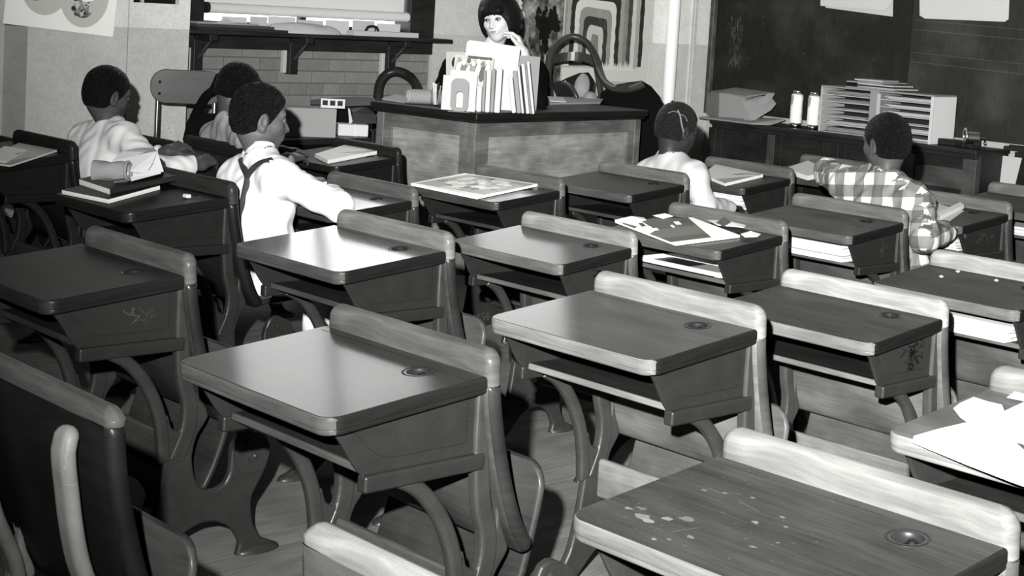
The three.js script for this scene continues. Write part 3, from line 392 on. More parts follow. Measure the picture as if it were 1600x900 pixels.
// where a pixel's ray meets a desk's sloping top, lifted by e
const slope = (key) => { const d = DESK[key]; return V(-Math.sin(TILT) / d.scale.x, Math.cos(TILT) / d.scale.y, 0).normalize(); };
function onTop(key, px, py, e = 0) { const d = DESK[key], n = slope(key), o = V(d.position.x, HE * d.scale.y, d.position.z).addScaledVector(n, e + .0006), r = rayDir(px, py); return EYE.clone().addScaledVector(r, o.clone().sub(EYE).dot(n) / r.dot(n)); }
// seats at the back end of two columns: the same seat back and folding seat without a desk
function rearSeat(x, z, label, m) {
  const t = thing('rear_seat', label, 'seat', [x, 0, z], 0, 'rear seats without desks'), hz = DW / 2;
  part('seat_back', plank([[.124, .322], [.096, .36], [.066, .43], [.04, .52], [.024, .6], [.0185, .655], [.0185, .6655]], { hw: hz + .004, th: .034, r: .02, r2: .0004, n: 30, flat1: 1 }), m[0], t);
  part('worn_top_edge', plank([[.0185, .6658], [.0188, .675], [.019, HE + .044]], { hw: hz + .004, th: .034, r: .0004, r2: .03, n: 10, flat0: 1 }), m[3], t);
  for (const sd of [-1, 1]) {
    const z0 = sd * (hz - .085), sm = [[.007, .652], [-.006, .63], [.0, .56], [.022, .45], [.06, .36], [.07, .3], [.06, .22]];
    const f = part('iron_frame', [plank(sm.map((p) => [p[0] - .012, p[1]]).reverse(), { hw: .025, th: .024, r: .006, r2: .024, n: 24 }).translate(0, 0, z0), ext(shapeIron.body, .022, .0065, 3).translate(0, 0, z0), foot(.232, z0)], m[2], t);
    part('bolt', new THREE.SphereGeometry(.009, 12, 8).scale(.6, 1, 1).translate(-.018, .6, z0), m[2], f);
  }
  part('folding_seat', plank([[.088, .158], [.104, .185], [.124, .23], [.142, .285], [.157, .345], [.17, .41], [.178, .462]], { hw: .2, th: .016, r: .012, r2: .05, n: 24 }), m[1], t);
  return t;
}
rearSeat(1.052, -2.141, 'dark wooden seat back with a pale iron strip in the bottom left corner', [wood(.006, T.woodC), wood(.03, T.woodC), mat(.17, { map: T.scratch, roughness: .5 }), wood(.06, T.woodB)]);
rearSeat(1.012, -1.165, 'pale-edged wooden seat back at the bottom centre, in front of the glossy desk', [wood(.04, T.woodC), wood(.05, T.woodC), mat(.16, { map: T.scratch, roughness: .5 }), wood(.1, T.woodB)]);

// ------------------------------------------------------------------ cupboards and things below the blackboard
{
  const t = thing('low_cupboard', 'long dark panelled cupboard under the blackboard', 'cupboard'), x0 = 8.2, za = -6.78, zb = -4.78, H = .585;
  part('cupboard_top', box(x0 - .03, 8.56, H, H + .026, za - .01, zb + .012, .006), M.cab, t);
  part('carcass', box(x0 + .012, 8.56, 0, H, za, zb), M.cab, t);
  part('top_moulding', box(x0 - .012, x0 + .02, H - .03, H, za, zb + .005, .006), M.cab, t);
  const n = 4, w = (zb - za) / n;
  for (let i = 0; i < n; i++) {
    const a = za + i * w, m = i === 3 ? M.cabPale : M.cab, d = new THREE.Group(); d.name = 'door'; t.add(d);
    part('door_stile', box(x0, x0 + .014, .06, H - .03, a + .004, a + .085, .002), i === 3 ? M.cabPale : M.cab, d); part('door_stile', box(x0, x0 + .014, .06, H - .03, a + w - .085, a + w - .004, .002), i === 3 ? M.cabPale : M.cab, d);
    for (const [u, v] of [[H - .095, H - .03], [.06, .13], [.32, .37]]) part('door_rail', box(x0 + .001, x0 + .014, u, v, a + .085, a + w - .085, .002), M.cab, d);
    for (const [u, v] of [[.13, .32], [.37, H - .095]]) part('door_panel', box(x0 + .008, x0 + .013, u, v, a + .08, a + w - .08), m, d);
    part('mullion', box(x0 - .002, x0 + .012, .03, H - .03, a - .03, a + .03, .003), i % 2 ? M.cabPale : M.cab, t);
  }
  part('end_post', box(x0 - .004, x0 + .05, 0, H - .01, zb - .05, zb + .004, .004), M.cabPale, t);
  single('white_card', sheet([[1565, 243], [1597, 247], [1587, 292], [1562, 288]].map(([x, y]) => hitX(x, y, 8.5)), V(-1, .06, 0), .004), M.paper, 'white card leaning in the dark gap right of the cupboard under the blackboard', 'card');
}
const LT = .611;                                                       // top of the cupboard
{
  const q = (px, py, x, y) => { const r = hitX(px, py, x); if (y !== undefined) r.y = y; return r; }, y0 = LT + .012;
  const edge = [q(1092, 178, 8.14, LT + .011), q(1174, 191, 8.12, LT + .011), q(1204, 186, 8.2, LT + .014), q(1228, 174, 8.3, LT + .05), q(1140, 172, 8.5, LT + .011)];
  single('brown_board', hull([...edge, ...edge.map((e) => V(e.x, e.y - .0095, e.z))]), M.card, 'flat brown board under the wrapped parcel on the cupboard', 'board');
  const pc = thing('paper_parcel', 'brown paper parcel with crumpled folded end on the flat board', 'parcel');
  const B = (px, py, x) => q(px, py, x), G = (px, x) => { const r = hitX(px, 170, x); r.y = y0 + .0005; return r; };
  part('wrapped_box', hull([G(1104, 8.4), B(1104, 151, 8.4), B(1112, 142, 8.42), G(1124, 8.2), B(1124, 145, 8.2), B(1147, 137, 8.42), G(1165, 8.2), B(1165, 151, 8.2), G(1190, 8.42), B(1190, 149, 8.42)]), M.kraft, pc);
  part('crumpled_end', hull([B(1160, 158, 8.19), G(1164, 8.18), G(1176, 8.18), B(1188, 150, 8.3), B(1205, 152, 8.34), B(1213, 162, 8.34), B(1205, 172, 8.3), B(1195, 178, 8.3), B(1180, 147, 8.36)]), M.kraft, pc);
  part('paper_fold', hull([B(1124, 144, 8.2), B(1165, 150, 8.19), B(1148, 136.5, 8.4), B(1190, 143, 8.36), B(1211, 145, 8.36), B(1165, 153, 8.2)]), M.kraft, pc);
  part('paper_fold', hull([B(1184, 157, 8.24), B(1200, 146, 8.3), B(1211, 146, 8.34), B(1203, 159, 8.28), B(1190, 166, 8.24)]), M.kraft, pc);
}
{
  const dots = canvasTex(256, 256, (x) => { x.fillStyle = '#f6f6f2'; x.fillRect(0, 0, 256, 256); let s = 555; const r = () => { s = (s * 16807) % 2147483647; return s / 2147483647; }; for (let i = 0; i < 26; i++) { const v = 150 + 70 * r(); x.fillStyle = `rgb(${v},${v},${v - 4})`; x.beginPath(); x.arc(r() * 256, r() * 256, 5 + 13 * r(), 0, 7); x.fill(); } }), dm = mat(.95, { map: dots, roughness: .3, clearcoat: .6 });
  const jar = (px, label) => { const c = hitX(px, 191, 8.33), t = thing('jar', label, 'jar', [c.x, LT + .001, c.z]); const L = (l) => new THREE.LatheGeometry(l.map((q) => new THREE.Vector2(...q)), 28);
    part('body', L([[.001, .025], [.034, .025], [.04, .032], [.04, .205], [.035, .218], [.001, .218]]), dm, t); part('foot', L([[.001, 0], [.024, 0], [.027, .006], [.031, .025], [.001, .025]]), M.steel, t); part('lid', L([[.001, .218], [.03, .218], [.03, .236], [.027, .242], [.001, .243]]), M.steel, t); };
  jar(1243, 'left one of two tall white patterned jars on the cupboard'); jar(1270, 'right one of two tall white patterned jars, touching the paper rack');
}
{
  const xf = 8.22, zl = hitX(1279, 190, xf).z, zr = hitX(1456, 205, xf).z, zm = hitX(1364, 190, xf).z, y0 = LT + .002, Ht = .285, dp = .25, w = (zr - zl);
  const t = thing('paper_rack', 'pale wooden paper rack with many thin shelves full of paper on the cupboard', 'rack', [xf, y0, zl]);
  const zmid = zm - zl, xs = dp;
  part('side_panel', box(0, xs, 0, Ht, w - .016, w, .002), mat(.78, { roughness: .8 }), t); part('side_panel', box(0, xs, 0, Ht, 0, .014, .002), M.paperDim, t); part('front_edge', box(-.004, .0, 0, Ht, w - .02, w + .002), M.white, t);
  part('divider', box(0, xs, 0, Ht, zmid - .035, zmid + .028, .002), M.paperGrey, t); part('front_edge', box(-.004, 0, 0, Ht - .01, zmid + .02, zmid + .044), M.paperDim, t);
  part('back_panel', box(xs, xs + .006, 0, Ht, 0, w), M.board, t); part('top_panel', box(0, xs, Ht, Ht + .01, .0, w, .002), M.paperGrey, t); part('bottom_panel', box(0, xs, 0, .008, .014, w - .016), M.paperGrey, t);
  const levels = [.008, .056, .104, .152, .2, .244];
  for (const [a, b] of [[.014, zmid - .035], [zmid + .044, w - .016]]) levels.forEach((y, i) => {
    if (i) part('rack_shelf', box(0, xs, y - .006, y, a, b, .001), M.paperDim, t);
    const n = Math.floor(rnd(2, 7)), st = []; let yy = y + .0005; for (let k = 0; k < n; k++) { const h = rnd(.002, .0055), q = rnd(.002, .05), s = rnd(0, .03); st.push([box(rnd(.004, .05), xs - .01, yy, yy + h, a + q, b - s - .004), rnd() < .5]); yy += h + rnd(0, .0008); }
    const wp = [xf, y0, zl], g = merged(st.map((q) => q[0])).translate(...wp);
    const bay = a < .1 ? 'left' : 'right', nth = ['lowest', 'second lowest', 'third lowest', 'third highest', 'second highest', 'topmost'][i];
    single('paper_stack', g, [M.paperDim, M.paperGrey, M.paper, M.card][Math.floor(rnd(0, 4))], `${nth} paper stack in the ${bay} bay of the pale paper rack`, 'papers', 'paper stacks in the rack');
  });
  // loose magazines on the rack
  for (let k = 0; k < 7; k++) { const g = box(-.105, .105, 0, .008, -.17 + .012 * k, .17 - .012 * k, .001).rotateY([.1, -.25, .3, -.12, .2, -.3, .15][k] * .7); g.translate(xf + .12, y0 + Ht + .0105 + .0085 * k, zl + w * [.42, .5, .38, .48, .36, .45, .4][k]); single('loose_magazine', g, [M.card, M.paperDim, M.blackCover, M.paper, M.paperGrey, M.card, M.paperDim][k], ['lowest', 'second lowest', 'third lowest', 'middle', 'third highest', 'second highest', 'topmost'][k] + ' loose magazine in the pile on top of the paper rack', 'magazine', 'magazines on top of the rack'); }
}
{
  const er = (px, py, tw, label) => { const c = hitX(px, py, 8.33), t = thing('board_eraser', label, 'eraser', [c.x, LT + .001, c.z], tw); part('felt', box(-.025, .025, 0, .026, -.065, .065, .006), M.black, t); part('wooden_back', box(-.024, .024, .026, .038, -.064, .064, .004), M.cab, t); };
  er(1480, 219, .25, 'dark blackboard eraser on the cupboard beside the pale rack'); er(1502, 220, -.5, 'dark blackboard eraser beside the shiny sharpener');
  const c = hitX(1519, 222, 8.33), t = thing('pencil_sharpener', 'shiny round-bodied pencil sharpener at the right end of the cupboard', 'sharpener', [c.x, LT + .001, c.z], .75);
  part('body', new THREE.CylinderGeometry(.042, .042, .07, 28).rotateX(Math.PI / 2).translate(0, .062, 0), M.steel, t); part('shavings_drawer', box(-.035, .035, .012, .07, .0, .045, .006), M.black, t);
  part('rim', new THREE.TorusGeometry(.047, .007, 10, 28).translate(.0, .066, -.042).rotateY(.0), M.steel, t); part('base', [box(-.04, .04, 0, .012, -.03, .05, .004), box(-.012, .012, .01, .03, -.05, .05, .003)], M.black, t); part('crank', [rod(V(0, .062, .04), V(0, .062, .075), .005), rod(V(0, .062, .075), V(.04, .03, .08), .004), new THREE.SphereGeometry(.009, 12, 8).translate(.043, .027, .086)], M.steel, t);
}
// ------------------------------------------------------------------ teacher's desk
const TD = V(4.859, 0, -5.443), TDT = .78, TDA = .11;
{
  const t = thing('teacher_desk', 'large wooden teachers desk with scuffed pale panels and dark top', 'desk', TD, TDA), W = 1.373, D = .72, i = .03;
  part('desk_top', box(0, W, TDT - .036, TDT, -D, 0, .008), M.deskTop, t);
  part('under_moulding', box(.012, W - .012, TDT - .05, TDT - .036, -D + .012, -.012, .003), M.deskTop, t);
  const side = (len, parent) => { const o = new THREE.Group(); o.name = 'panelled_side'; parent.add(o);
    part('rail', box(.045, len - .045, TDT - .118, TDT - .05, -.02, 0, .002), M.oak, o); part('rail', box(.045, len - .045, .02, .1, -.02, 0, .002), M.oak, o);
    part('stile', box(.045, .1, .1, TDT - .118, -.02, -.001, .002), M.oak, o); part('stile', box(len - .1, len - .045, .1, TDT - .118, -.02, -.001, .002), M.oak, o);
    part('sunk_panel', box(.09, len - .09, .09, TDT - .11, -.024, -.012), M.oakPale, o); return o; };
  side(W - 2 * i, t).position.set(i, 0, -i);
  const l = side(D - 2 * i, t); l.rotation.y = -Math.PI / 2; l.position.set(i, 0, -D + i); 
  const r = side(D - 2 * i, t); r.rotation.y = Math.PI / 2; r.position.set(W - i, 0, -i);
  for (const [x, z] of [[i, -i], [W - i, -i], [i, -D + i], [W - i, -D + i]]) part('corner_post', box(x === i ? x - .004 : x - .046, x === i ? x + .046 : x + .004, 0, TDT - .05, z === -i ? z - .046 : z - .004, z === -i ? z + .004 : z + .046, .004), M.oak, t);
}
// a card or book standing on the desk, facing roughly to the class: pixel extent at its foot, height in pixels
function stand(name, label, category, px0, px1, py0, py1, d, m, o = {}) {
  const c = hitY((px0 + px1) / 2, py0, TDT), dd = d ?? c.clone().sub(EYE).dot(BF), p = at((px0 + px1) / 2, py0, dd), w = (px1 - px0) * dd / F, h = (py0 - py1) * dd / F, th = o.th ?? .006;
  const t = thing(name, label, category, [p.x, TDT + .001, p.z], 0, o.group), ang = Math.atan2(BF.x, BF.z) + Math.PI + (o.yaw ?? 0);
  t.rotation.set(o.back ?? -.06, ang, o.lean ?? 0, 'YXZ');
  if (o.edge) part('book_block', box(-w / 2, w / 2, 0, h, -o.edge, 0, Math.min(w / 2.2, .006)), m, t);
  else if (o.shape) part('sheet', o.shape(w, h, th), m, t);
  else if (o.front) { const g = box(-w / 2, w / 2, 0, h, -th, -.0006, .0005); part('cover', g, o.backMat ?? M.paperDim, t); const q = new THREE.PlaneGeometry(w, h).translate(0, h / 2, 0); part('printed_front', q, m, t); }
  else part('sheet', o.r ? ext(rrect(-w / 2, w / 2, 0, h, o.r), th, .0008).translate(0, 0, -th / 2) : box(-w / 2, w / 2, 0, h, -th, 0, .0008), m, t);
  return t;
}
{
  stand('folder', 'tall grey folder standing at the back right of the books on the teachers desk', 'folder', 762, 838, 168, 84, 7.78, M.card, { th: .003, lean: -.02 });
  stand('white_sheet', 'tallest white sheet in the upright row on the teachers desk', 'sheet', 716, 800, 171, 68, 7.66, M.white, { th: .003, r: .018, lean: -.075 });
  stand('grey_card', 'grey card with a dark spot, leftmost of the upright books on the teachers desk', 'card', 697, 745, 169, 84, 7.74, mat(.9, { roughness: .8, map: canvasTex(256, 380, (x, w, h) => { x.fillStyle = '#a8a8a2'; x.fillRect(0, 0, w, h); x.fillStyle = '#2b2b28'; x.beginPath(); x.ellipse(70, 70, 22, 36, .3, 0, 7); x.fill(); }) }), { front: 1, lean: .06, backMat: M.card });
  const pic = canvasTex(420, 420, (x, w, h) => { x.fillStyle = '#b4b4ae'; x.fillRect(0, 0, w, h); x.fillStyle = '#555550'; x.fillRect(140, 0, 260, 22); const c = ['#e9e9e3', '#777772', '#d2d2cc', '#8d8d87', '#f0f0ea', '#5e5e5a', '#cfcfc9']; for (let i = 0; i < 7; i++) { x.fillStyle = c[i]; x.beginPath(); x.ellipse(50 + i * 52, 95 + (i % 3) * 18, 30, 62, .2, 0, 7); x.fill(); x.strokeStyle = '#3d3d3a'; x.lineWidth = 5; x.stroke(); x.fillStyle = c[(i + 3) % 7]; x.beginPath(); x.arc(50 + i * 52, 40 + (i % 2) * 16, 22, 0, 7); x.fill(); } });
  stand('picture_book', 'picture book with a row of figures on its cover, upright on the teachers desk', 'book', 703, 764, 170, 86, 7.52, mat(.9, { map: pic, roughness: .6 }), { front: 1, lean: -.04, th: .008, backMat: M.pages });
  stand('white_booklet', 'white booklet behind the metal bookend on the teachers desk', 'booklet', 699, 742, 168, 106, 7.44, M.white, { th: .004, lean: -.03 });
  stand('short_white_book', 'short wide white book held by the metal bookend', 'book', 689, 742, 168, 114, 7.40, M.paper, { th: .008, lean: -.02 });
  const be = stand('bookend', 'grey metal bookend shaped like an arch at the front of the upright books', 'bookend', 703, 731, 169, 117, 7.33, M.paperGrey, { back: 0, shape: (w, h, th) => { const s = rrect(-w / 2, w / 2, 0, h, w * .36), q = new THREE.Path(); q.moveTo(-w * .2, .02); q.lineTo(w * .2, .02); q.lineTo(w * .2, h * .5); q.absarc(0, h * .5, w * .2, 0, Math.PI, false); q.lineTo(-w * .2, .02); s.holes.push(q); return ext(s, .003, .0006); } });
  part('bookend_foot', box(-.05, .05, 0, .002, .0, .03), M.paperGrey, be);
  const wht = M.white, gry = M.card, drk = M.blackCover, mid = M.paperGrey;
  [[744, 752, 171, 130, wht, .02, 'first thin white'], [753, 757, 172, 106, mid, .01, 'narrow grey'], [757.5, 765, 172, 105, wht, .01, 'white, left of the tallest sheet'], [765.5, 771, 172, 103, gry, 0, 'thin grey, left of the tallest sheet'], [771.5, 781, 173, 102, wht, -.01, 'wide white, left of the tallest sheet']].forEach(([a, b, y0, y1, m, ln, s]) => stand('thin_book', `upright thin book on the teachers desk: ${s}`, 'book', a, b, y0, y1, 7.40, m, { edge: .06, lean: ln, group: 'books seen edge on, left of the tallest sheet' }));
  [[803, 810, 171, 113, wht, 'leftmost white'], [811, 818, 171, 104, mid, 'dark grey'], [818.5, 822.5, 171, 97, wht, 'narrow white'], [823, 825, 171, 95, drk, 'thin black'], [825.5, 831, 171, 92, wht, 'white, third from right'], [831.5, 834, 171, 90, gry, 'light grey'], [834.5, 839, 171, 88, wht, 'rightmost white']].forEach(([a, b, y0, y1, m, s]) => stand('leaning_book', `slanted thin book right of the tallest sheet: ${s}`, 'book', a - 3, b - 3, y0, y1, 7.46, m, { edge: .13, lean: .16, group: 'books leaning right of the tallest sheet' }));
  // pencil glass, paper roll, loose papers
  const c = hitY(681, 166, TDT), g = thing('pencil_glass', 'small glass with pencils and chalk in front of the books', 'glass', [c.x, TDT, c.z]);
  part('glass_wall', new THREE.LatheGeometry([[.001, .001], [.026, .001], [.03, .075], [.0275, .075], [.024, .006], [.001, .006]].map((q) => new THREE.Vector2(...q)), 24), M.glass, g);
  [[-.012, .008, .1, M.white, .006, 'white chalk stick'], [.01, -.004, .11, M.board, .0035, 'dark pencil'], [.004, .014, .095, M.paperGrey, .0035, 'grey pencil'], [-.004, -.012, .105, M.white, .0055, 'white crayon']].forEach(([x, z, h, m, r, s]) => { const o = single('pencil', [rod(V(x * .6, .008, z * .6), V(x * 1.5, h, z * 1.5), r), new THREE.SphereGeometry(r * 1.4, 10, 8).translate(x * 1.55, h + .003, z * 1.55)], m, `${s} standing in the small glass on the teachers desk`, 'pencil'); o.position.set(c.x, TDT + .001, c.z); });
  const a = hitY(637, 162, TDT).add(V(0, .036, 0)), b = hitY(677, 158, TDT).add(V(0, .036, 0)); a.y = b.y = TDT + .0375;
  const dir = b.clone().sub(a).normalize(); b.copy(a).addScaledVector(V(BR.x, 0, BR.z).normalize().addScaledVector(V(BF.x, 0, BF.z), .35).normalize(), .17);
  const roll = thing('paper_roll', 'rolled up tube of paper lying at the left end of the teachers desk', 'roll'); part('outer_paper', rod(a, b, .036, 28), M.card, roll); part('rolled_end', [rod(a.clone().addScaledVector(b.clone().sub(a), -.02), a.clone().addScaledVector(b.clone().sub(a), .02), .031, 24), rod(a.clone().addScaledVector(b.clone().sub(a), -.035), a, .012, 16)], M.paper, roll);
  const flat = (pts, e, th, m, name, label) => single(name, sheet(pts.map(([x, y]) => hitY(x, y, TDT + e + .0006)), V(0, 1, 0), th), m, label, 'papers');
  flat([[596, 155], [632, 161], [660, 154], [618, 148]], 0, .003, M.paperDim, 'loose_paper', 'pale loose papers at the left corner of the teachers desk');
  flat([[842, 164], [938, 162], [946, 152], [850, 153]], 0, .008, M.card, 'flat_folder', 'grey folder lying flat at the right of the upright books');
  flat([[846, 158], [885, 160], [880, 153], [848, 151]], .01, .004, M.paperDim, 'small_booklet', 'small booklet on the flat grey folder');
  flat([[815, 167], [848, 166.5], [848, 163.5], [818, 163.5]], 0, .002, M.paperGrey, 'paper_slip', 'narrow paper slip lying in front of the leaning books');
}

// ------------------------------------------------------------------ chairs, table and things along the window wall
{
  const hoop = (pts, r, m, parent, name) => part(name, tube(pts, r, 40, 10), m, parent);
  {                                                                    // adult chair with a broad wooden back and steel legs
    const a = at(247, 138, 7.42), b = at(336, 141, 7.5), t = thing('slab_back_chair', 'school chair with a broad rounded wooden back and bare steel legs by the closet door', 'chair', [0, 0, 0]);
    const mid = a.clone().add(b).multiplyScalar(.5), dir = V(b.x - a.x, 0, b.z - a.z).normalize(), ang = Math.atan2(-dir.z, dir.x), L = a.distanceTo(b) + .07;
    t.position.set(mid.x, 0, mid.z); t.rotation.y = ang;
    const y = mid.y + .012, hh = .078;
    const back = rrect(-L / 2, L / 2, -hh, hh, .07), bg = new THREE.ExtrudeGeometry(back, { depth: .008, bevelEnabled: true, bevelSize: .003, bevelThickness: .003, bevelSegments: 2, curveSegments: 10 }); 
    part('back_slab', boxUV(bg.translate(0, y, .012)), M.bent, t);
    const w = a.distanceTo(b) / 2;
    for (const s of [-1, 1]) { part('leg', tube([[s * w, y + .04, .0], [s * w, .6, .0], [s * w, .45, -.01], [s * (w + .02), .012, .06]], .0115, 20, 10), M.steel, t); part('leg', tube([[s * (w - .02), .44, -.02], [s * (w - .02), .435, -.36], [s * w, .38, -.39], [s * (w + .01), .012, -.42]], .0115, 20, 10), M.steel, t); part('bolt', new THREE.SphereGeometry(.007, 10, 8).translate(s * (L / 2 - .04), y + .02, .026), M.black, t); part('bolt', new THREE.SphereGeometry(.007, 10, 8).translate(s * (L / 2 - .04), y - .035, .026), M.black, t); }
    part('seat', boxUV(new THREE.ExtrudeGeometry(rrect(-w - .02, w + .02, .0, .4, .06), { depth: .012, bevelEnabled: true, bevelSize: .003, bevelThickness: .003, bevelSegments: 2 }).rotateX(-Math.PI / 2).translate(0, .45, -.0)), M.bent, t);
    // black bag slung on the chair back
    const bag = thing('black_bag', 'black bag hanging by its strap on the broad-backed school chair', 'bag'), q = (px, py, d) => at(px, py, d ?? 7.27);
    part('bag_body', hull([q(297, 181), q(320, 177), q(350, 177), q(348, 192), q(336, 205), q(328, 226), q(300, 224), q(285, 219), q(292, 190), q(297, 181, 7.36), q(350, 177, 7.36), q(336, 205, 7.36), q(328, 226, 7.36), q(285, 219, 7.36), q(292, 190, 7.36)]), M.clothBlack, bag);
    part('strap', new THREE.TubeGeometry(new THREE.CatmullRomCurve3([q(303, 184), q(311, 168, 7.3), q(322, 150, 7.34), q(333, 141, 7.36), q(339, 130, 7.4), q(343, 120, 7.44)]), 30, .022, 8), M.clothBlack, bag);
  }
  {                                                                    // low table with carton and oddments
    const t = thing('low_table', 'dark low table beside the teachers desk carrying a carton', 'table', [4.45, 0, -6.42]);
    part('table_top', box(-.32, .3, .57, .6, -.33, .33, .006), M.deskTop, t); for (const x of [-.27, .26]) for (const z of [-.25, .25]) part('leg', box(x - .025, x + .025, 0, .57, z - .025, z + .025, .004), M.deskTop, t);
    const y0 = .6005, c = hitY(524, 215, y0), d = c.clone().sub(EYE).dot(BF), h = 43.5 * d / F;
    const bx = thing('carton', 'plain pale cardboard carton on the low table beside the teachers desk', 'carton', c, -.42);
    part('front_face', box(-.35, 0, 0, h, -.004, 0), M.card, bx); part('back_face', box(-.35, 0, 0, h, -.2, -.196), M.card, bx); part('end_face', box(-.004, 0, 0, h, -.196, -.004), M.cardDark, bx); part('end_face', box(-.35, -.346, 0, h, -.196, -.004), M.card, bx); part('top_flap', box(-.35, 0, h, h + .003, -.2, 0), M.card, bx);  // right end in much darker card: its shade is put into the colour
    const e = at(501, 168, d + .02); const f = thing('display_card', 'small white card with three openings standing on top of the carton', 'card', [e.x, y0 + h + .004, e.z], -.62);
    const W = .118, H = .046, bar = (x0, x1, a, b) => box(x0, x1, a, b, -.004, .004);
    const fs = new THREE.Shape([[0, 0], [W, 0], [W, H], [0, H]].map((p) => new THREE.Vector2(...p))); for (let i = 0; i < 3; i++) { const x0 = .008 + i * .0365, q = new THREE.Path([[x0, .012], [x0, H - .008], [x0 + .026, H - .008], [x0 + .026, .012]].map((p) => new THREE.Vector2(...p))); fs.holes.push(q); }
    part('card_frame', new THREE.ExtrudeGeometry(fs, { depth: .004, bevelEnabled: false }).rotateX(-.3), M.white, f); part('dark_lining', box(.004, W - .004, .008, H - .006, -.03, -.028).rotateX(-.3), M.board, f);
    const q = (px, py, dd) => at(px, py, dd);
    const bg = single('dark_satchel', hull([q(546, 167, 7.9), q(566, 160, 7.95), q(573, 166, 7.9), q(588, 180, 7.85), q(588, 193, 7.85), q(549, 194, 7.82), q(551, 176, 7.82), q(546, 167, 8.1), q(574, 160, 8.1), q(590, 190, 8.1), q(550, 194, 8.1)]), M.leather, 'dark leather satchel behind the carton, left of the teachers desk', 'satchel');
    single('paper_wedge', sheet([q(544, 168, 7.8), q(547, 171, 7.8), q(551, 190, 7.8), q(546, 196, 7.8)], BF.clone().negate(), .004), M.paperDim, 'narrow pale paper strip between the carton and the dark satchel', 'paper');
    const wc = hitY(560, 213, .6005), wbx = thing('white_carton', 'small white carton low down against the left side of the teachers desk', 'carton', [wc.x - .05, .6005, wc.z - .02], -.55); part('carton_body', box(-.05, .1, 0, .058, -.1, 0, .004), M.paper, wbx); part('tape', box(.03, .04, -.0, .0585, -.05, .0008), M.white, wbx);
    single('dark_cloth', hull([q(485, 156, 7.9), q(520, 153, 8.0), q(560, 151, 8.0), q(585, 153, 8.0), q(590, 164, 7.9), q(540, 166, 7.9), q(485, 163, 7.9), q(560, 160, 8.15), q(500, 162, 8.1), q(560, 200, 8.1), q(500, 205, 8.1)]), M.leather, 'dark cloth bundle behind the carton and the white frame', 'cloth');
  }
  {                                                                    // chair hoop behind the desk
    const t = thing('bentwood_chair', 'dark bentwood chair whose round hoop back shows left of the teacher', 'chair', [0, 0, 0]), P = [[589, 205, 8.97], [590, 160, 8.97], [594, 130, 9.00], [606, 115, 9.02], [620, 111.5, 9.02], [637, 118, 9.00], [650, 133, 8.92], [656, 160, 8.90], [658, 205, 8.88]].map((p) => at(...p));
    hoop(P, .028, M.darkWood, t, 'hoop_back'); const l = P[0].clone(), r = P[8].clone(), y = Math.min(l.y, r.y);
    part('leg', rod(V(l.x, l.y, l.z), V(l.x, .005, l.z), .022), M.darkWood, t); part('leg', rod(V(r.x, r.y, r.z), V(r.x, .005, r.z), .022), M.darkWood, t);
    const c = l.clone().add(r).multiplyScalar(.5); part('seat', new THREE.CylinderGeometry(.13, .13, .03, 28).translate(c.x, .45, c.z + .1), M.darkWood, t); for (const s of [-1, 1]) part('leg', rod(V(c.x + .07 * s, .44, c.z + .17), V(c.x + .08 * s, .005, c.z + .19), .018), M.darkWood, t);
  }
  {                                                                    // small chair stood on a stand, with a coat and bundles
    const at2 = (x, y, d) => at(x, y, d * 1.07);
    const s = thing('side_stand', 'dark stand hidden behind the teachers desk carrying the small chair', 'stand', [6.72, 0, -6.5], .1); part('stand_top', box(-.3, .42, .56, .6, -.26, .26, .005), M.darkWood, s); for (const x of [-.26, .38]) for (const z of [-.22, .22]) part('leg', box(x - .022, x + .022, 0, .56, z - .022, z + .022), M.darkWood, s);
    const t = thing('small_armchair', 'small bentwood armchair with a rounded hoop back behind the teachers desk', 'chair'), q = (a) => a.map((p) => at2(...p));
    const H = q([[862, 172, 8.62], [858, 150, 8.62], [856, 115, 8.63], [862, 82, 8.65], [878, 63, 8.67], [897, 57, 8.68], [916, 66, 8.67], [928, 84, 8.65], [934, 106, 8.6], [942, 124, 8.5], [953, 135, 8.42], [968, 140, 8.34], [990, 138, 8.28], [1005, 132, 8.26]]); hoop(H, .021, M.bent, t, 'hoop_back');
    const c0 = q([[861, 92, 8.63], [880, 88, 8.69], [905, 87, 8.69], [927, 93, 8.64]]), band = []; const cc = new THREE.CatmullRomCurve3(c0); for (let i = 0; i <= 14; i++) { const p = cc.getPoint(i / 14); band.push([V(p.x, p.y - .03, p.z), V(p.x, p.y + .022, p.z)]); }
    part('back_slat', mergeGeometries(band.slice(1).map(([b0, b1], i) => hull([band[i][0], band[i][1], b0, b1, ...[band[i][0], band[i][1], b0, b1].map((p) => p.clone().addScaledVector(BF, .012))]))), M.bent, t);
    hoop(q([[930, 100, 8.62], [936, 135, 8.6], [942, 172, 8.58]]), .014, M.bent, t, 'back_post');
    hoop(q([[862, 132, 8.62], [878, 130, 8.45], [892, 136, 8.36], [900, 150, 8.34], [902, 172, 8.36]]), .014, M.bent, t, 'arm');
    const sc = at2(900, 186, 8.55); part('seat', new THREE.CylinderGeometry(.15, .15, .02, 28).translate(sc.x, .7, sc.z), M.bent, t); for (const [x, z] of [[-.1, -.1], [.1, -.1], [-.1, .1], [.1, .1]]) part('leg', rod(V(sc.x + x * .8, .69, sc.z + z * .8), V(sc.x + x, .601, sc.z + z), .012), M.bent, t);
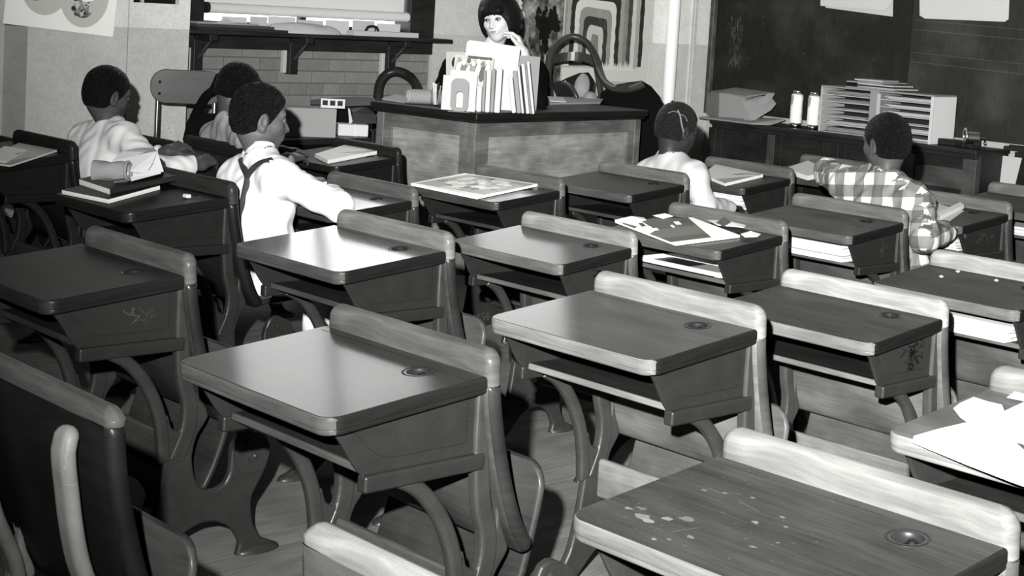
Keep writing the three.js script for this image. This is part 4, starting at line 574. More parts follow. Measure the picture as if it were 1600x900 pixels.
    const bun = (px, py, d, rx, ry, rot, label) => { const g = new THREE.SphereGeometry(1, 28, 18), p = g.attributes.position; for (let i = 0; i < p.count; i++) { const a = Math.atan2(p.getY(i), p.getZ(i)); const k = 1 - .05 * Math.abs(Math.cos(a * 3)); p.setXYZ(i, p.getX(i) * rx, p.getY(i) * ry * k, p.getZ(i) * ry * k); } g.computeVertexNormals(); const m = single('knitted_hat', g, M.clothGrey2 ??= mat(.34, { roughness: .9, bumpMap: T.weave, bumpScale: .002 }), label, 'hat'); m.position.copy(at2(px, py, d)); m.rotation.set(0, .75, rot, 'YXZ'); return m; };
    bun(909, 134, 8.5, .085, .05, .9, 'upper of two pale knitted hats heaped on the small armchair'); bun(922, 155, 8.46, .07, .045, .15, 'lower of two pale knitted hats heaped on the small armchair');
    const bagP = thing('dark_handbag', 'dark shiny handbag on the small armchair left of the pale hats', 'handbag'); part('bag_body', hull([[862, 134, 8.42], [885, 122, 8.45], [905, 114, 8.5], [920, 113, 8.55], [928, 125, 8.58], [925, 160, 8.6], [890, 160, 8.45], [870, 152, 8.42], [866, 140, 8.7], [915, 120, 8.72], [915, 160, 8.72]].map((p) => at2(...p))), M.leather, bagP);
    part('clasp', new THREE.SphereGeometry(.008, 12, 8).translate(...at2(883.5, 128, 8.41).toArray()), M.steel, bagP);
    const CP = [[938, 145, 8.45], [955, 134, 8.4], [985, 128, 8.34], [1003, 126, 8.32], [1018, 135, 8.3], [1032, 152, 8.28], [1040, 175, 8.27], [1040, 230, 8.25], [1032, 292, 8.2], [1008, 296, 8.2], [1008, 200, 8.3], [938, 170, 8.5]], coat = hull([...CP.map((p) => at2(...p)), ...CP.map(([x, y, d]) => at2(x, y, d + .16))]);
    single('black_coat', coat, M.clothBlack, 'black coat draped over the arm of the small chair, hanging right of the teachers desk', 'coat');
    single('coat_collar', hull([[950, 139, 8.33], [975, 131, 8.3], [1004, 126, 8.28], [1000, 134, 8.26], [970, 142, 8.28], [960, 143, 8.3], [975, 134, 8.45], [1000, 128, 8.45]].map((p) => at2(...p))), M.board, 'grey scarf lying along the top of the draped black coat', 'scarf');
  }
  // clutter on the wall shelf
  const ys = 1.0765, L = (pts, z0, z1, y0, y1, m, name, label, cat) => { const x0 = hitZ(pts[0], 45, (z0 + z1) / 2).x, x1 = hitZ(pts[1], 45, (z0 + z1) / 2).x; return single(name, box(x0, x1, y0, y1, z0, z1, .003), m, label, cat); };
  L([300, 440], -7.09, -6.96, ys, ys + .014, M.board, 'dark_folder', 'lowest of the dark folders at the left end of the wall shelf', 'folder'); L([298, 420], -7.08, -6.97, ys + .0145, ys + .03, M.cardDark, 'dark_folder', 'middle dark folder at the left end of the wall shelf', 'folder'); L([300, 395], -7.08, -6.98, ys + .0305, ys + .042, M.paperGrey, 'dark_folder', 'topmost grey folder in the stack at the left end of the wall shelf', 'folder');
  single('folded_card', hull([[333, 37, 6.95], [352, 28, 6.99], [370, 36.5, 6.95], [352, 36, 6.95]].flatMap(([x, y, z]) => [hitZ(x, y, -z + .0), hitZ(x, y, -z + .004)])), M.paper, 'white folded card like a little roof on the wall shelf', 'card');
  { const g = new THREE.SphereGeometry(1, 24, 12, 0, 6.283, 0, Math.PI / 2), p = g.attributes.position, n = noise2(61); for (let i = 0; i < p.count; i++) { const k = .8 + .5 * n(p.getX(i) * 3 + 9, p.getZ(i) * 3 + 9, 64, 64); p.setXYZ(i, p.getX(i) * .22 * k, p.getY(i) * .05 * k, p.getZ(i) * .075); } g.computeVertexNormals(); const c = hitZ(473, 46, -7.03); single('pale_cloth', g.translate(c.x, ys, -7.03), M.paperDim, 'crumpled pale cloth in the middle of the wall shelf', 'cloth'); }
  L([548, 648], -7.06, -6.98, ys, ys + .028, M.paperDim, 'flat_box', 'flat pale box at the right end of the wall shelf', 'box');
  const hc = hitZ(585, 39, -7.0); single('curved_handle', tube([V(hc.x - .045, ys + .029, -7.02), V(hc.x - .03, ys + .05, -7.02), V(hc.x + .03, ys + .052, -7.02), V(hc.x + .045, ys + .029, -7.02)], .007, 20, 8), M.black, 'small dark curved handle on the flat pale box', 'handle');
  for (let i = 0; i < 7; i++) { const a = [348, 392, 420, 466, 510, 552, 590][i], b = a + [38, 26, 42, 40, 36, 34, 36][i], x0 = hitZ(a, 28, -7.11).x, x1 = hitZ(b, 28, -7.11).x; single('pale_glass_strip', box(x0, x1, ys, ys + .072 + (i % 3) * .006, -7.118, -7.108, .001), i % 2 ? M.paperDim : M.paper, `${['first', 'second', 'third', 'fourth', 'fifth', 'sixth', 'seventh'][i]} pale strip from the left, added for the bright glass under the window shade`, 'booklet', 'pale strips under the window shade'); }  // pale paper strips added in place of bright lower glass below the shade
}

// ------------------------------------------------------------------ things on the school desks
// a flat block with its four corners seen at these pixels, lying on a desk
function lying(name, label, category, key, px, e, th, m, o = {}) {
  const n = slope(key), P = px.map(([x, y]) => onTop(key, x, y, e));
  const t = thing(name, label, category, [0, 0, 0], 0, o.group);
  part(o.body ?? 'pages', sheet(P, n, th), o.pages ?? M.pages, t);
  if (o.cover !== false) { const g = sheet(P, n, .001), e1 = P[1].clone().sub(P[0]), e2 = P[3].clone().sub(P[0]), p = g.attributes.position, uv = []; const l1 = e1.lengthSq(), l2 = e2.lengthSq(); for (let i = 0; i < p.count; i++) { const q = V(p.getX(i), p.getY(i), p.getZ(i)).sub(P[0]); uv.push(q.dot(e1) / l1, q.dot(e2) / l2); } g.setAttribute('uv', new THREE.Float32BufferAttribute(uv, 2)); g.translate(n.x * th, n.y * th, n.z * th); part('cover', g, m, t); }
  return t;
}
const printed = (sd, draw, w = 512, h = 400) => mat(.9, { roughness: .45, clearcoat: .3, clearcoatRoughness: .3, map: canvasTex(w, h, (x) => { let s = sd * 7919 + 13; const r = () => { s = (s * 16807) % 2147483647; return s / 2147483647; }; draw(x, w, h, r); }) });
const figures = (x, w, h, r, n) => { const c = ['#e8e8e2', '#6d6d68', '#3b3b38', '#d0d0ca', '#90908a']; for (let i = 0; i < n; i++) { x.fillStyle = c[Math.floor(r() * 5)]; x.beginPath(); x.ellipse(w * (.1 + .8 * r()), h * (.12 + .76 * r()), w * (.02 + .06 * r()), h * (.02 + .07 * r()), r() * 3, 0, 7); x.fill(); } };
lying('picture_board', 'large picture board with a white border lying flat on a school desk', 'picture board', 'F3', [[642, 290], [745, 311.5], [840, 291], [726, 274]], .001, .008, printed(3, (x, w, h, r) => { x.fillStyle = '#f2f2ec'; x.fillRect(0, 0, w, h); x.fillStyle = '#9a9a94'; x.fillRect(18, 16, w - 36, h - 32); x.fillStyle = '#c9c9c3'; x.fillRect(180, 16, 120, h - 32); figures(x, w - 20, h - 10, r, 60); }), { pages: M.white, body: 'board' });
{
  lying('cutup_magazine', 'magazine with white margins and cut-out pages on a desk in the middle', 'magazine', 'E3', [[961, 348], [1055, 384], [1156, 371], [1082, 343]], .001, .006, printed(7, (x, w, h, r) => { x.fillStyle = '#f4f4ee'; x.fillRect(0, 0, w, h); x.fillStyle = '#4a4a46'; x.fillRect(30, 24, w - 60, h - 48); x.fillStyle = '#62625d'; x.fillRect(w * .48, 24, w * .3, h * .72); x.fillStyle = '#f0f0ea'; x.beginPath(); x.moveTo(0, h * .7); x.lineTo(w * .5, h * .62); x.lineTo(w * .8, h); x.lineTo(w * .5, h); x.lineTo(w * .3, h * .8); x.lineTo(0, h); x.fill(); for (let i = 0; i < 8; i++) { x.fillStyle = i % 2 ? '#f4f4ee' : '#2d2d2a'; x.fillRect(w * .1 + r() * w * .34, h * .1 + r() * h * .6, 70 * r() + 20, 26 * r() + 8); } }));
  const scrap = (pts, lift, m, label) => { const n = slope('E3'), P = pts.map(([x, y]) => onTop('E3', x, y, .009)), c = P.reduce((a, b) => a.add(b), V(0, 0, 0)).multiplyScalar(1 / P.length), tip = c.clone().addScaledVector(n, lift); const g = hull([...P, tip, ...P.map((p) => p.clone().addScaledVector(n, .001))]); single('paper_scrap', g, m, label, 'paper scrap'); };
  scrap([[960, 344], [984, 349], [1010, 344], [1006, 340], [975, 340]], .012, M.white, 'white paper scrap at the left corner of the cut-up magazine');
  scrap([[1020, 337], [1036, 342], [1052, 338], [1046, 335]], .01, M.white, 'white paper scrap on the far edge of the cut-up magazine');
  scrap([[1106, 344], [1120, 352], [1150, 349], [1163, 356], [1166, 352], [1146, 344]], .006, M.paper, 'long white paper cutting lying by the rail of the cut-up magazine desk');
  scrap([[1118, 349], [1130, 354], [1146, 350], [1131, 345]], .022, M.cardDark, 'dark folded cutting standing up by the rail of the cut-up magazine desk');
  scrap([[1157, 366], [1164, 371], [1184, 370], [1189, 366], [1170, 362]], .012, M.white, 'white crumpled dish of paper right of the cut-up magazine');
}
lying('picture_book', 'thin picture book with thick white page edge on the desk the girl sits at', 'book', 'F5', [[1098, 277], [1133, 291], [1192, 277], [1118, 261]], .0005, .012, printed(9, (x, w, h, r) => { x.fillStyle = '#c6c6c0'; x.fillRect(0, 0, w, h); x.fillStyle = '#8d8d87'; x.fillRect(w * .55, 0, w * .45, h); figures(x, w, h, r, 26); }));
lying('paper_pile', 'flat pile of white papers on the desk ahead of the girl', 'papers', 'F6', [[1226, 270], [1262, 282], [1300, 274], [1262, 258]], .0005, .02, M.paper);
lying('loose_sheet', 'pale loose sheet lying on the desk of the boy in checks', 'sheet', 'E5', [[1445, 336], [1478, 350], [1506, 330], [1462, 318]], .0005, .001, M.paperDim, { pages: M.paperDim });
lying('white_book', 'narrow white book with rounded spine on the desk of the boy in checks', 'book', 'E5', [[1464, 339], [1468, 344], [1506, 326], [1500, 322]], .003, .014, M.white, { pages: M.white });
lying('open_book', 'open book on the dark desk of the boy in grey', 'book', 'G3', [[492, 246], [512, 256], [589, 241], [540, 231]], .0005, .014, printed(12, (x, w, h, r) => { x.fillStyle = '#d8d8d2'; x.fillRect(0, 0, w, h); x.fillStyle = '#a3a39d'; x.fillRect(40, 60, w - 90, h - 150); figures(x, w, h, r, 10); }));
lying('magazine', 'thin magazine on the dark desk at the left edge', 'magazine', 'G1', [[-30, 254], [16, 261], [89, 237], [30, 226]], .0005, .006, printed(14, (x, w, h, r) => { x.fillStyle = '#b3b3ad'; x.fillRect(0, 0, w, h); x.fillStyle = '#86867f'; x.fillRect(w * .5, 0, w * .5, h); }));
lying('magazine', 'white magazine with dark curves on top of the thin one at the left edge', 'magazine', 'G1', [[-30, 249], [10, 255], [42, 236], [8, 230]], .008, .004, printed(15, (x, w, h, r) => { x.fillStyle = '#ecece6'; x.fillRect(0, 0, w, h); x.strokeStyle = '#33332f'; x.lineWidth = 16; for (let i = 0; i < 4; i++) { x.beginPath(); x.arc(140 + i * 90, 210, 60 + 20 * r(), 0, 3.3); x.stroke(); } }));
lying('notebook', 'lower black notebook with white page edge under the paper bag', 'notebook', 'F1', [[97, 303], [170, 318], [250, 296], [180, 284]], .0005, .012, M.blackCover);
{
  const e = .0145, t = lying('notebook', 'upper black notebook with curling pages directly under the paper bag', 'notebook', 'F1', [[124, 288], [172, 304], [293, 279], [232, 262]], e, .016, M.blackCover), n = slope('F1');
  const a = onTop('F1', 172, 304, e), b = onTop('F1', 293, 279, e), out = b.clone().sub(a).cross(n).normalize(); part('spine', hull([a, b, a.clone().addScaledVector(n, .0175), b.clone().addScaledVector(n, .0175), ...[a, b].flatMap((p) => [p.clone().addScaledVector(out, .004).addScaledVector(n, .003), p.clone().addScaledVector(out, .004).addScaledVector(n, .014)])]), M.blackCover, t);
  // paper bag, folded over, its open end rolled towards the left
  const E0 = .033, O = onTop('F1', 178, 290, E0), X = onTop('F1', 250, 276, E0).sub(O), Lx = X.length(); X.normalize(); const Y = n.clone(), Z = X.clone().cross(Y);
  const q = (u, v, w) => O.clone().addScaledVector(X, u).addScaledVector(Y, v).addScaledVector(Z, w), k = 5.35 / F;
  const bag = thing('paper_bag', 'crumpled pale paper lunch bag on the dark desk by the boy in white pullover', 'paper bag');
  const S = (px, py, d) => at(px, py, d);
  const base = O.clone().sub(EYE).dot(BF), G = (px, py) => onTop('F1', px, py, E0);
  part('bag_body', hull([G(178, 286), G(205, 284), G(248, 274), G(256, 270), S(192, 236, base + .06), S(215, 231, base + .08), S(240, 231, base + .1), S(246, 238, base + .02), S(256, 268, base + .03), S(176, 250, base + .04), S(186, 280, base), S(200, 250, base + .2), S(240, 250, base + .22), G(225, 262)]), M.bag, bag);
  part('side_fold', hull([S(203, 268, base - .02), S(238, 256, base - .015), S(246, 236, base), S(241, 232, base + .05), S(213, 242, base + .01), S(228, 272, base - .012)]), M.bag, bag);
  part('crease', hull([S(200, 278, base - .012), S(244, 262, base - .005), S(252, 271, base), S(206, 283, base - .005), S(215, 274, base + .02), S(240, 268, base + .03)]), M.bag, bag);
  const c0 = S(147, 270, base - .005), c1 = S(200, 270, base - .02), tb = []; const g = new THREE.CylinderGeometry(.026, .03, c0.distanceTo(c1), 18, 6, true), p = g.attributes.position; for (let i = 0; i < p.count; i++) { const w = 1 + .1 * Math.sin(p.getY(i) * 90 + i); p.setX(i, p.getX(i) * w); p.setZ(i, p.getZ(i) * w); } g.computeVertexNormals();
  const dcy = c1.clone().sub(c0), quat = new THREE.Quaternion().setFromUnitVectors(V(0, 1, 0), dcy.normalize()), mid = c0.clone().add(c1).multiplyScalar(.5).add(V(0, .006, 0)); g.applyQuaternion(quat).translate(mid.x, mid.y, mid.z);
  const inner = new THREE.CylinderGeometry(.02, .024, .075, 18, 1, false).applyQuaternion(quat).translate(mid.x - dcy.x * .004, mid.y, mid.z - dcy.z * .004); part('rolled_neck', [g, inner], M.kraft2 ??= mat(.2, { roughness: .8, bumpMap: T.grain, bumpScale: .001 }), bag);
  part('rolled_rim', new THREE.TorusGeometry(.026, .005, 8, 22).applyQuaternion(new THREE.Quaternion().setFromUnitVectors(V(0, 0, 1), dcy)).translate(c1.x, c1.y + .006, c1.z), M.kraft2, bag);
  single('eraser', box(-.008, .008, 0, .011, -.012, .012, .003).translate(...onTop('F1', 292, 309, .001).toArray()), M.paperDim, 'tiny pale eraser by the inkwell of the desk with the paper bag', 'eraser');
}
{
  // torn paper on the desk at the right edge
  const n = slope('D7'), P = (l, e) => l.map(([x, y]) => onTop('D7', 1340 + x * .26667, 540 + y * .26667, e));
  single('photo_sheet', sheet(P([[850, 390], [1150, 250], [1260, 420], [1180, 640], [905, 560]], .0008), n, .001), M.card, 'grey sheet partly under the torn white paper on the right-edge desk', 'sheet');
  single('torn_paper', sheet(P([[320, 568], [330, 533], [480, 490], [645, 452], [600, 420], [562, 370], [600, 340], [680, 305], [760, 330], [845, 350], [872, 420], [905, 550], [1000, 640], [1100, 820], [1040, 850], [900, 800], [640, 700]], .002), n, .0012), M.white, 'big torn white paper lying on the right-edge desk', 'paper');
  single('torn_paper', sheet(P([[875, 305], [960, 245], [1160, 180], [1150, 290], [1000, 330]], .004), n, .001), M.white, 'smaller white paper by the rail of the right-edge desk', 'paper');
  for (const [x, y, w] of [[1497, 424, 'middle'], [1471, 432, 'leftmost'], [1557, 438, 'rightmost']]) single('paper_speck', sheet([[x - 4, y], [x, y + 2.5], [x + 3.5, y + .5], [x, y - 2]].map((q) => onTop('D4', ...q, .0008)), slope('D4'), .001), M.paper, `${w} of three tiny white paper bits on the right-edge desk top`, 'paper bit', 'paper bits on the right desk');
}
// papers pushed into the space under a desk top
function stuffed(name, label, key, lx0, lx1, lz0, lz1, layers, m, hang) {
  const d = DESK[key], t = thing(name, label, 'papers', d.position.toArray()), sx = d.scale.x, sy = d.scale.y, sz = d.scale.z; let y = .5195 * sy;
  for (let i = 0; i < layers; i++) { const h = rnd(.006, .014), a = rnd(-.012, .012); part('sheet_bundle', box(lx0 * sx + a, lx1 * sx, y, y + h, (lz0 + rnd(0, .03)) * sz, (lz1 - rnd(0, .03)) * sz, .002), i % 3 === 1 ? M.paperDim : m, t); y += h + .0006; }
  if (hang) { const g = sheet([V(hang[0], .585, hang[1]), V(hang[0], .585, hang[2]), V(hang[0] - .006, hang[3], hang[2] - .02), V(hang[0] - .006, hang[3], hang[1] + .006)], V(-1, 0, 0), .0012); part('hanging_sheet', g, m, t); }
  return t;
}
stuffed('stuffed_papers', 'thick bundle of white papers under the desk behind the boy in checks', 'E4', -.235, -.02, -.18, .18, 5, M.white, [-.24, -.19, -.1, .47]);
stuffed('stuffed_papers', 'white papers on the shelf of the desk at the right edge, below white specks', 'D4', -.235, -.02, -.12, .19, 4, M.white);
stuffed('stuffed_papers', 'white papers under the desk top beside the girls sleeve', 'F5', -.235, -.02, -.19, .19, 5, M.white);
stuffed('stuffed_papers', 'few white papers under the desk of the boy in checks', 'E5', -.22, -.02, -.1, .18, 4, M.paper);
stuffed('stuffed_papers', 'white papers under the desk ahead of the boy in checks', 'E6', -.22, -.02, -.18, .18, 3, M.paper);
{
  const d = DESK.E3, t = thing('pencil_tray', 'dark shallow tray with pale rim under the cut-up magazine desk', 'tray', [d.position.x, .519 * d.scale.y + .001, d.position.z]);
  const o = rrect(-.2, -.03, -.17, .17, .025), q = rrect(-.194, -.036, -.164, .164, .02); const ring = o.clone(); ring.holes.push(q); const lay = (g) => g.rotateX(Math.PI / 2).rotateY(0); 
  const perm = new THREE.Matrix4().set(1, 0, 0, 0, 0, 0, 1, 0, 0, 1, 0, 0, 0, 0, 0, 1);
  const fl = (s, h) => { const g = new THREE.ExtrudeGeometry(s, { depth: h, bevelEnabled: false }).applyMatrix4(perm), gi = g.toNonIndexed ? g : g, p = gi.attributes.position, nn = gi.attributes.normal; for (let i = 0; i < p.count; i += 3) { for (const A of [p, nn]) { const x = A.getX(i + 1), y = A.getY(i + 1), z = A.getZ(i + 1); A.setXYZ(i + 1, A.getX(i + 2), A.getY(i + 2), A.getZ(i + 2)); A.setXYZ(i + 2, x, y, z); } } return gi; };
  part('tray_floor', fl(o, .003), M.blackCover, t); part('tray_rim', fl(ring, .016), M.paper, t); part('grey_card', box(-.15, -.06, .0035, .006, .0, .12), M.paperGrey, t);
}

// ------------------------------------------------------------------ people: smooth blended volumes meshed as one continuous surface each
class Sdf {
  constructor() { this.p = []; this.fold = 0; }
  cone(a, b, ra, rb, k = .02, o = {}) { const r = Math.max(ra, rb) + a.distanceTo(b) / 2; this.p.push({ t: 0, a, d: b.clone().sub(a), l2: Math.max(1e-9, a.distanceToSquared(b)), ra, dr: rb - ra, k, c: a.clone().add(b).multiplyScalar(.5), R: r, ...o }); return this; }
  ell(c, r, B, k = .02, o = {}) { this.p.push({ t: 1, c, r, B: B ?? [V(1, 0, 0), V(0, 1, 0), V(0, 0, 1)], k, R: Math.max(...r), ...o }); return this; }
  at(x, y, z) {
    let d = 9;
    for (const q of this.p) {
      const cx = x - q.c.x, cy = y - q.c.y, cz = z - q.c.z, far = Math.sqrt(cx * cx + cy * cy + cz * cz) - q.R;
      if (q.sub ? far > .05 : far > d + q.k && d < 8) continue;
      let e;
      if (q.t === 0) { const ax = x - q.a.x, ay = y - q.a.y, az = z - q.a.z, u = (ax * q.d.x + ay * q.d.y + az * q.d.z) / q.l2, t = u < 0 ? 0 : u > 1 ? 1 : u; const ex = ax - q.d.x * t, ey = ay - q.d.y * t, ez = az - q.d.z * t; e = Math.sqrt(ex * ex + ey * ey + ez * ez) - q.ra - q.dr * t; if (q.cut) { const w = (u - 1) * Math.sqrt(q.l2); e = Math.max(e, w); } }
      else { const [b0, b1, b2] = q.B, u = (cx * b0.x + cy * b0.y + cz * b0.z), v = (cx * b1.x + cy * b1.y + cz * b1.z), w = (cx * b2.x + cy * b2.y + cz * b2.z), [r0, r1, r2] = q.r; const k0 = Math.sqrt((u / r0) ** 2 + (v / r1) ** 2 + (w / r2) ** 2), k1 = Math.sqrt((u / r0 / r0) ** 2 + (v / r1 / r1) ** 2 + (w / r2 / r2) ** 2); e = k1 < 1e-6 ? -Math.min(r0, r1, r2) : k0 * (k0 - 1) / k1; if (q.keep) e = Math.max(e, q.keep(u, v, w)); }
      const k = q.k;
      if (q.sub) { const h = Math.max(k - Math.abs(d + e), 0) / k; d = Math.max(d, -e) + h * h * k * .25; }
      else { const h = Math.max(k - Math.abs(d - e), 0) / k; d = Math.min(d, e) - h * h * k * .25; }
    }
    if (this.fold && d < .03) d += this.fold * (Math.sin(x * 61 + y * 34 + 1.3 * Math.sin(z * 47)) * Math.sin(z * 53 - y * 41 + 1.1 * Math.sin(x * 39)));
    if (this.rough && d < .03) d += this.rough * (Math.sin(x * 410 + Math.sin(z * 290) * 2) * Math.sin(y * 430 + Math.sin(x * 310) * 2) * Math.sin(z * 390 + Math.sin(y * 270) * 2));
    return d;
  }
  bounds() { const lo = V(9, 9, 9), hi = V(-9, -9, -9); for (const q of this.p) if (!q.sub) { lo.min(V(q.c.x - q.R, q.c.y - q.R, q.c.z - q.R)); hi.max(V(q.c.x + q.R, q.c.y + q.R, q.c.z + q.R)); } return [lo.addScalar(-.015), hi.addScalar(.015)]; }
}
function net(f, h) {
  const [lo, hi] = f.bounds(), nx = Math.ceil((hi.x - lo.x) / h) + 1, ny = Math.ceil((hi.y - lo.y) / h) + 1, nz = Math.ceil((hi.z - lo.z) / h) + 1, g = new Float32Array(nx * ny * nz), id = (i, j, k) => (k * ny + j) * nx + i;
  const B = 4, skip = B * h * 1.05;                                    // skip blocks that lie wholly clear of the surface
  for (let k = 0; k < nz; k += B) for (let j = 0; j < ny; j += B) for (let i = 0; i < nx; i += B) {
    const m = f.at(lo.x + (i + 1.5) * h, lo.y + (j + 1.5) * h, lo.z + (k + 1.5) * h), clear = Math.abs(m) > skip * 1.6 + .012;
    for (let c = k; c < Math.min(k + B, nz); c++) for (let b = j; b < Math.min(j + B, ny); b++) for (let a = i; a < Math.min(i + B, nx); a++) g[id(a, b, c)] = clear ? m : f.at(lo.x + a * h, lo.y + b * h, lo.z + c * h);
  }
  const vid = new Int32Array(nx * ny * nz).fill(-1), pos = [], idx = [], E = [[0, 1], [2, 3], [4, 5], [6, 7], [0, 2], [1, 3], [4, 6], [5, 7], [0, 4], [1, 5], [2, 6], [3, 7]];
  for (let k = 0; k < nz - 1; k++) for (let j = 0; j < ny - 1; j++) for (let i = 0; i < nx - 1; i++) {
    const v = [0, 1, 2, 3, 4, 5, 6, 7].map((c) => g[id(i + (c & 1), j + (c >> 1 & 1), k + (c >> 2))]); let neg = 0; for (const q of v) if (q < 0) neg++; if (neg === 0 || neg === 8) continue;
    let x = 0, y = 0, z = 0, n = 0; for (const [a, b] of E) if ((v[a] < 0) !== (v[b] < 0)) { const t = v[a] / (v[a] - v[b]); x += (a & 1) + t * ((b & 1) - (a & 1)); y += (a >> 1 & 1) + t * ((b >> 1 & 1) - (a >> 1 & 1)); z += (a >> 2) + t * ((b >> 2) - (a >> 2)); n++; }
    vid[id(i, j, k)] = pos.length / 3; pos.push(lo.x + (i + x / n) * h, lo.y + (j + y / n) * h, lo.z + (k + z / n) * h);
  }
  const quad = (a, b, c, d, flip) => flip ? idx.push(a, c, b, a, d, c) : idx.push(a, b, c, a, c, d);
  for (let k = 1; k < nz - 1; k++) for (let j = 1; j < ny - 1; j++) for (let i = 1; i < nx - 1; i++) {
    const s = g[id(i, j, k)] < 0;
    if (s !== g[id(i + 1, j, k)] < 0) quad(vid[id(i, j - 1, k - 1)], vid[id(i, j, k - 1)], vid[id(i, j, k)], vid[id(i, j - 1, k)], !s);
    if (s !== g[id(i, j + 1, k)] < 0) quad(vid[id(i - 1, j, k - 1)], vid[id(i - 1, j, k)], vid[id(i, j, k)], vid[id(i, j, k - 1)], !s);
    if (s !== g[id(i, j, k + 1)] < 0) quad(vid[id(i - 1, j - 1, k)], vid[id(i, j - 1, k)], vid[id(i, j, k)], vid[id(i - 1, j, k)], !s);
  }
  const nor = new Float32Array(pos.length), e = h * .35;
  for (let i = 0; i < pos.length; i += 3) { const x = pos[i], y = pos[i + 1], z = pos[i + 2]; let a = f.at(x + e, y, z) - f.at(x - e, y, z), b = f.at(x, y + e, z) - f.at(x, y - e, z), c = f.at(x, y, z + e) - f.at(x, y, z - e); const l = Math.hypot(a, b, c) || 1; a /= l; b /= l; c /= l; const d = Math.max(-h, Math.min(h, f.at(x, y, z))); pos[i] -= a * d; pos[i + 1] -= b * d; pos[i + 2] -= c * d; nor[i] = a; nor[i + 1] = b; nor[i + 2] = c; }
  const out = new THREE.BufferGeometry(); out.setAttribute('position', new THREE.Float32BufferAttribute(pos, 3)); out.setAttribute('normal', new THREE.BufferAttribute(nor, 3)); out.setIndex(idx.filter((q, i, A) => { const t = i - i % 3; return A[t] >= 0 && A[t + 1] >= 0 && A[t + 2] >= 0; }));
  return boxUV(out);
}
function seen(f, px, py, lift = 0) { const r = rayDir(px, py), n = r.length(); let t = 3; for (let i = 0; i < 160; i++) { const p = EYE.clone().addScaledVector(r, t), d = f.at(p.x, p.y, p.z); if (d < .0015) break; t += Math.min(d, .3) / n * .8; } return EYE.clone().addScaledVector(r, t - lift / n); }
const lerp = (a, b, t) => a.clone().lerp(b, t);
// head: c centre of the skull, f where the face looks, roll tilts it; s = 1 for an adult
function headFrame(c, f, roll = 0, s = .87) { const F0 = f.clone().normalize(), R0 = F0.clone().cross(V(0, 1, 0)).normalize(), U0 = R0.clone().cross(F0); const R = R0.clone().multiplyScalar(Math.cos(roll)).addScaledVector(U0, Math.sin(roll)), U = U0.clone().multiplyScalar(Math.cos(roll)).addScaledVector(R0, -Math.sin(roll)); const P = (r, u, w) => c.clone().addScaledVector(R, r * s).addScaledVector(U, u * s).addScaledVector(F0, w * s); return { c, s, B: [R, U, F0], P, R, U, F: F0 }; }
function headSdf(H, nk, o = {}) {
  const { P, s, B } = H, f = new Sdf(), S = (...a) => a.map((q) => q * s), k = .02 * s, woman = o.woman ? 1 : 0;
  f.ell(P(0, .03, -.012), S(.074, .085, .094), B, k).ell(P(0, -.03, .03), S(.057, .075, .06), B, k * 1.6).ell(P(0, -.03, -.02), S(.06, .06, .062), B, k * 1.5);
  f.ell(P(0, -.086, .056), S(.022, .018, .02), B, .03 * s).cone(P(-.045, -.055, .02), P(0, -.086, .055), .018 * s, .014 * s, .03 * s).cone(P(.045, -.055, .02), P(0, -.086, .055), .018 * s, .014 * s, .03 * s);
  f.cone(P(-.04, -.022, .055), P(-.03, -.03, .066), .02 * s, .016 * s, .025 * s).cone(P(.04, -.022, .055), P(.03, -.03, .066), .02 * s, .016 * s, .025 * s);
  f.ell(P(-.031, .004, .093), S(.019, .013, .016), B, .016 * s, { sub: 1 }).ell(P(.031, .004, .093), S(.019, .013, .016), B, .016 * s, { sub: 1 });
  f.cone(P(-.045, .026, .07), P(.045, .026, .07), .009 * s, .009 * s, .02 * s);
  f.cone(P(0, .008, .082), P(0, -.03, .103), .0075 * s, .0105 * s, .014 * s).ell(P(-.0105, -.034, .092), S(.008, .007, .009), B, .008 * s).ell(P(.0105, -.034, .092), S(.008, .007, .009), B, .008 * s);
  f.ell(P(0, -.056, .082), S(.026, .018, .012), B, .02 * s).ell(P(0, -.0545, .091), S(.022, .005, .006), B, .006 * s).ell(P(0, -.0655, .09), S(.019, .006, .006), B, .006 * s).ell(P(0, -.06, .099), S(.021, .0016, .008), B, .004 * s, { sub: 1 });
  for (const e of [-1, 1]) f.ell(P(e * .074, -.012, -.008), S(.009, .031, .019), B, .01 * s).ell(P(e * .084, -.008, -.004), S(.008, .018, .01), B, .006 * s, { sub: 1 }).ell(P(e * .077, -.036, .0), S(.006, .008, .007), B, .006 * s);
  f.cone(P(0, -.05, -.028), nk, .047 * s * (1 - .1 * woman), .052 * s * (1 - .08 * woman), .03 * s);
  return f;
}
function hairCap(H, o = {}) {
  const { P, s, B } = H, S = (...a) => a.map((q) => q * s), t = o.t ?? .01, f = new Sdf();
  const keep = (u, v, w) => Math.max(-(.545 * (v / s + .03) - .838 * (w / s - .012) + (o.front ?? .0247)), -(v / s + (o.nape ?? .1))) * s;
  f.ell(P(0, .03, -.012), S(.074 + t, .085 + t * 1.1, .094 + t), B, .012 * s, { keep }).ell(P(0, -.012, -.034), S(.066 + t, .066 + t, .066 + t), B, .02 * s, { keep: (u, v, w) => Math.max(-(.545 * (v / s - .012) - .838 * (w / s - .034) + (o.front ?? .0247)), -(v / s + (o.nape2 ?? .055))) * s });
  for (const e of [-1, 1]) f.ell(P(e * .083, -.012, .0), S(.02, .034, .022), B, .008 * s, { sub: 1 });
  f.rough = (o.rough ?? .0016) * s; return f;
}
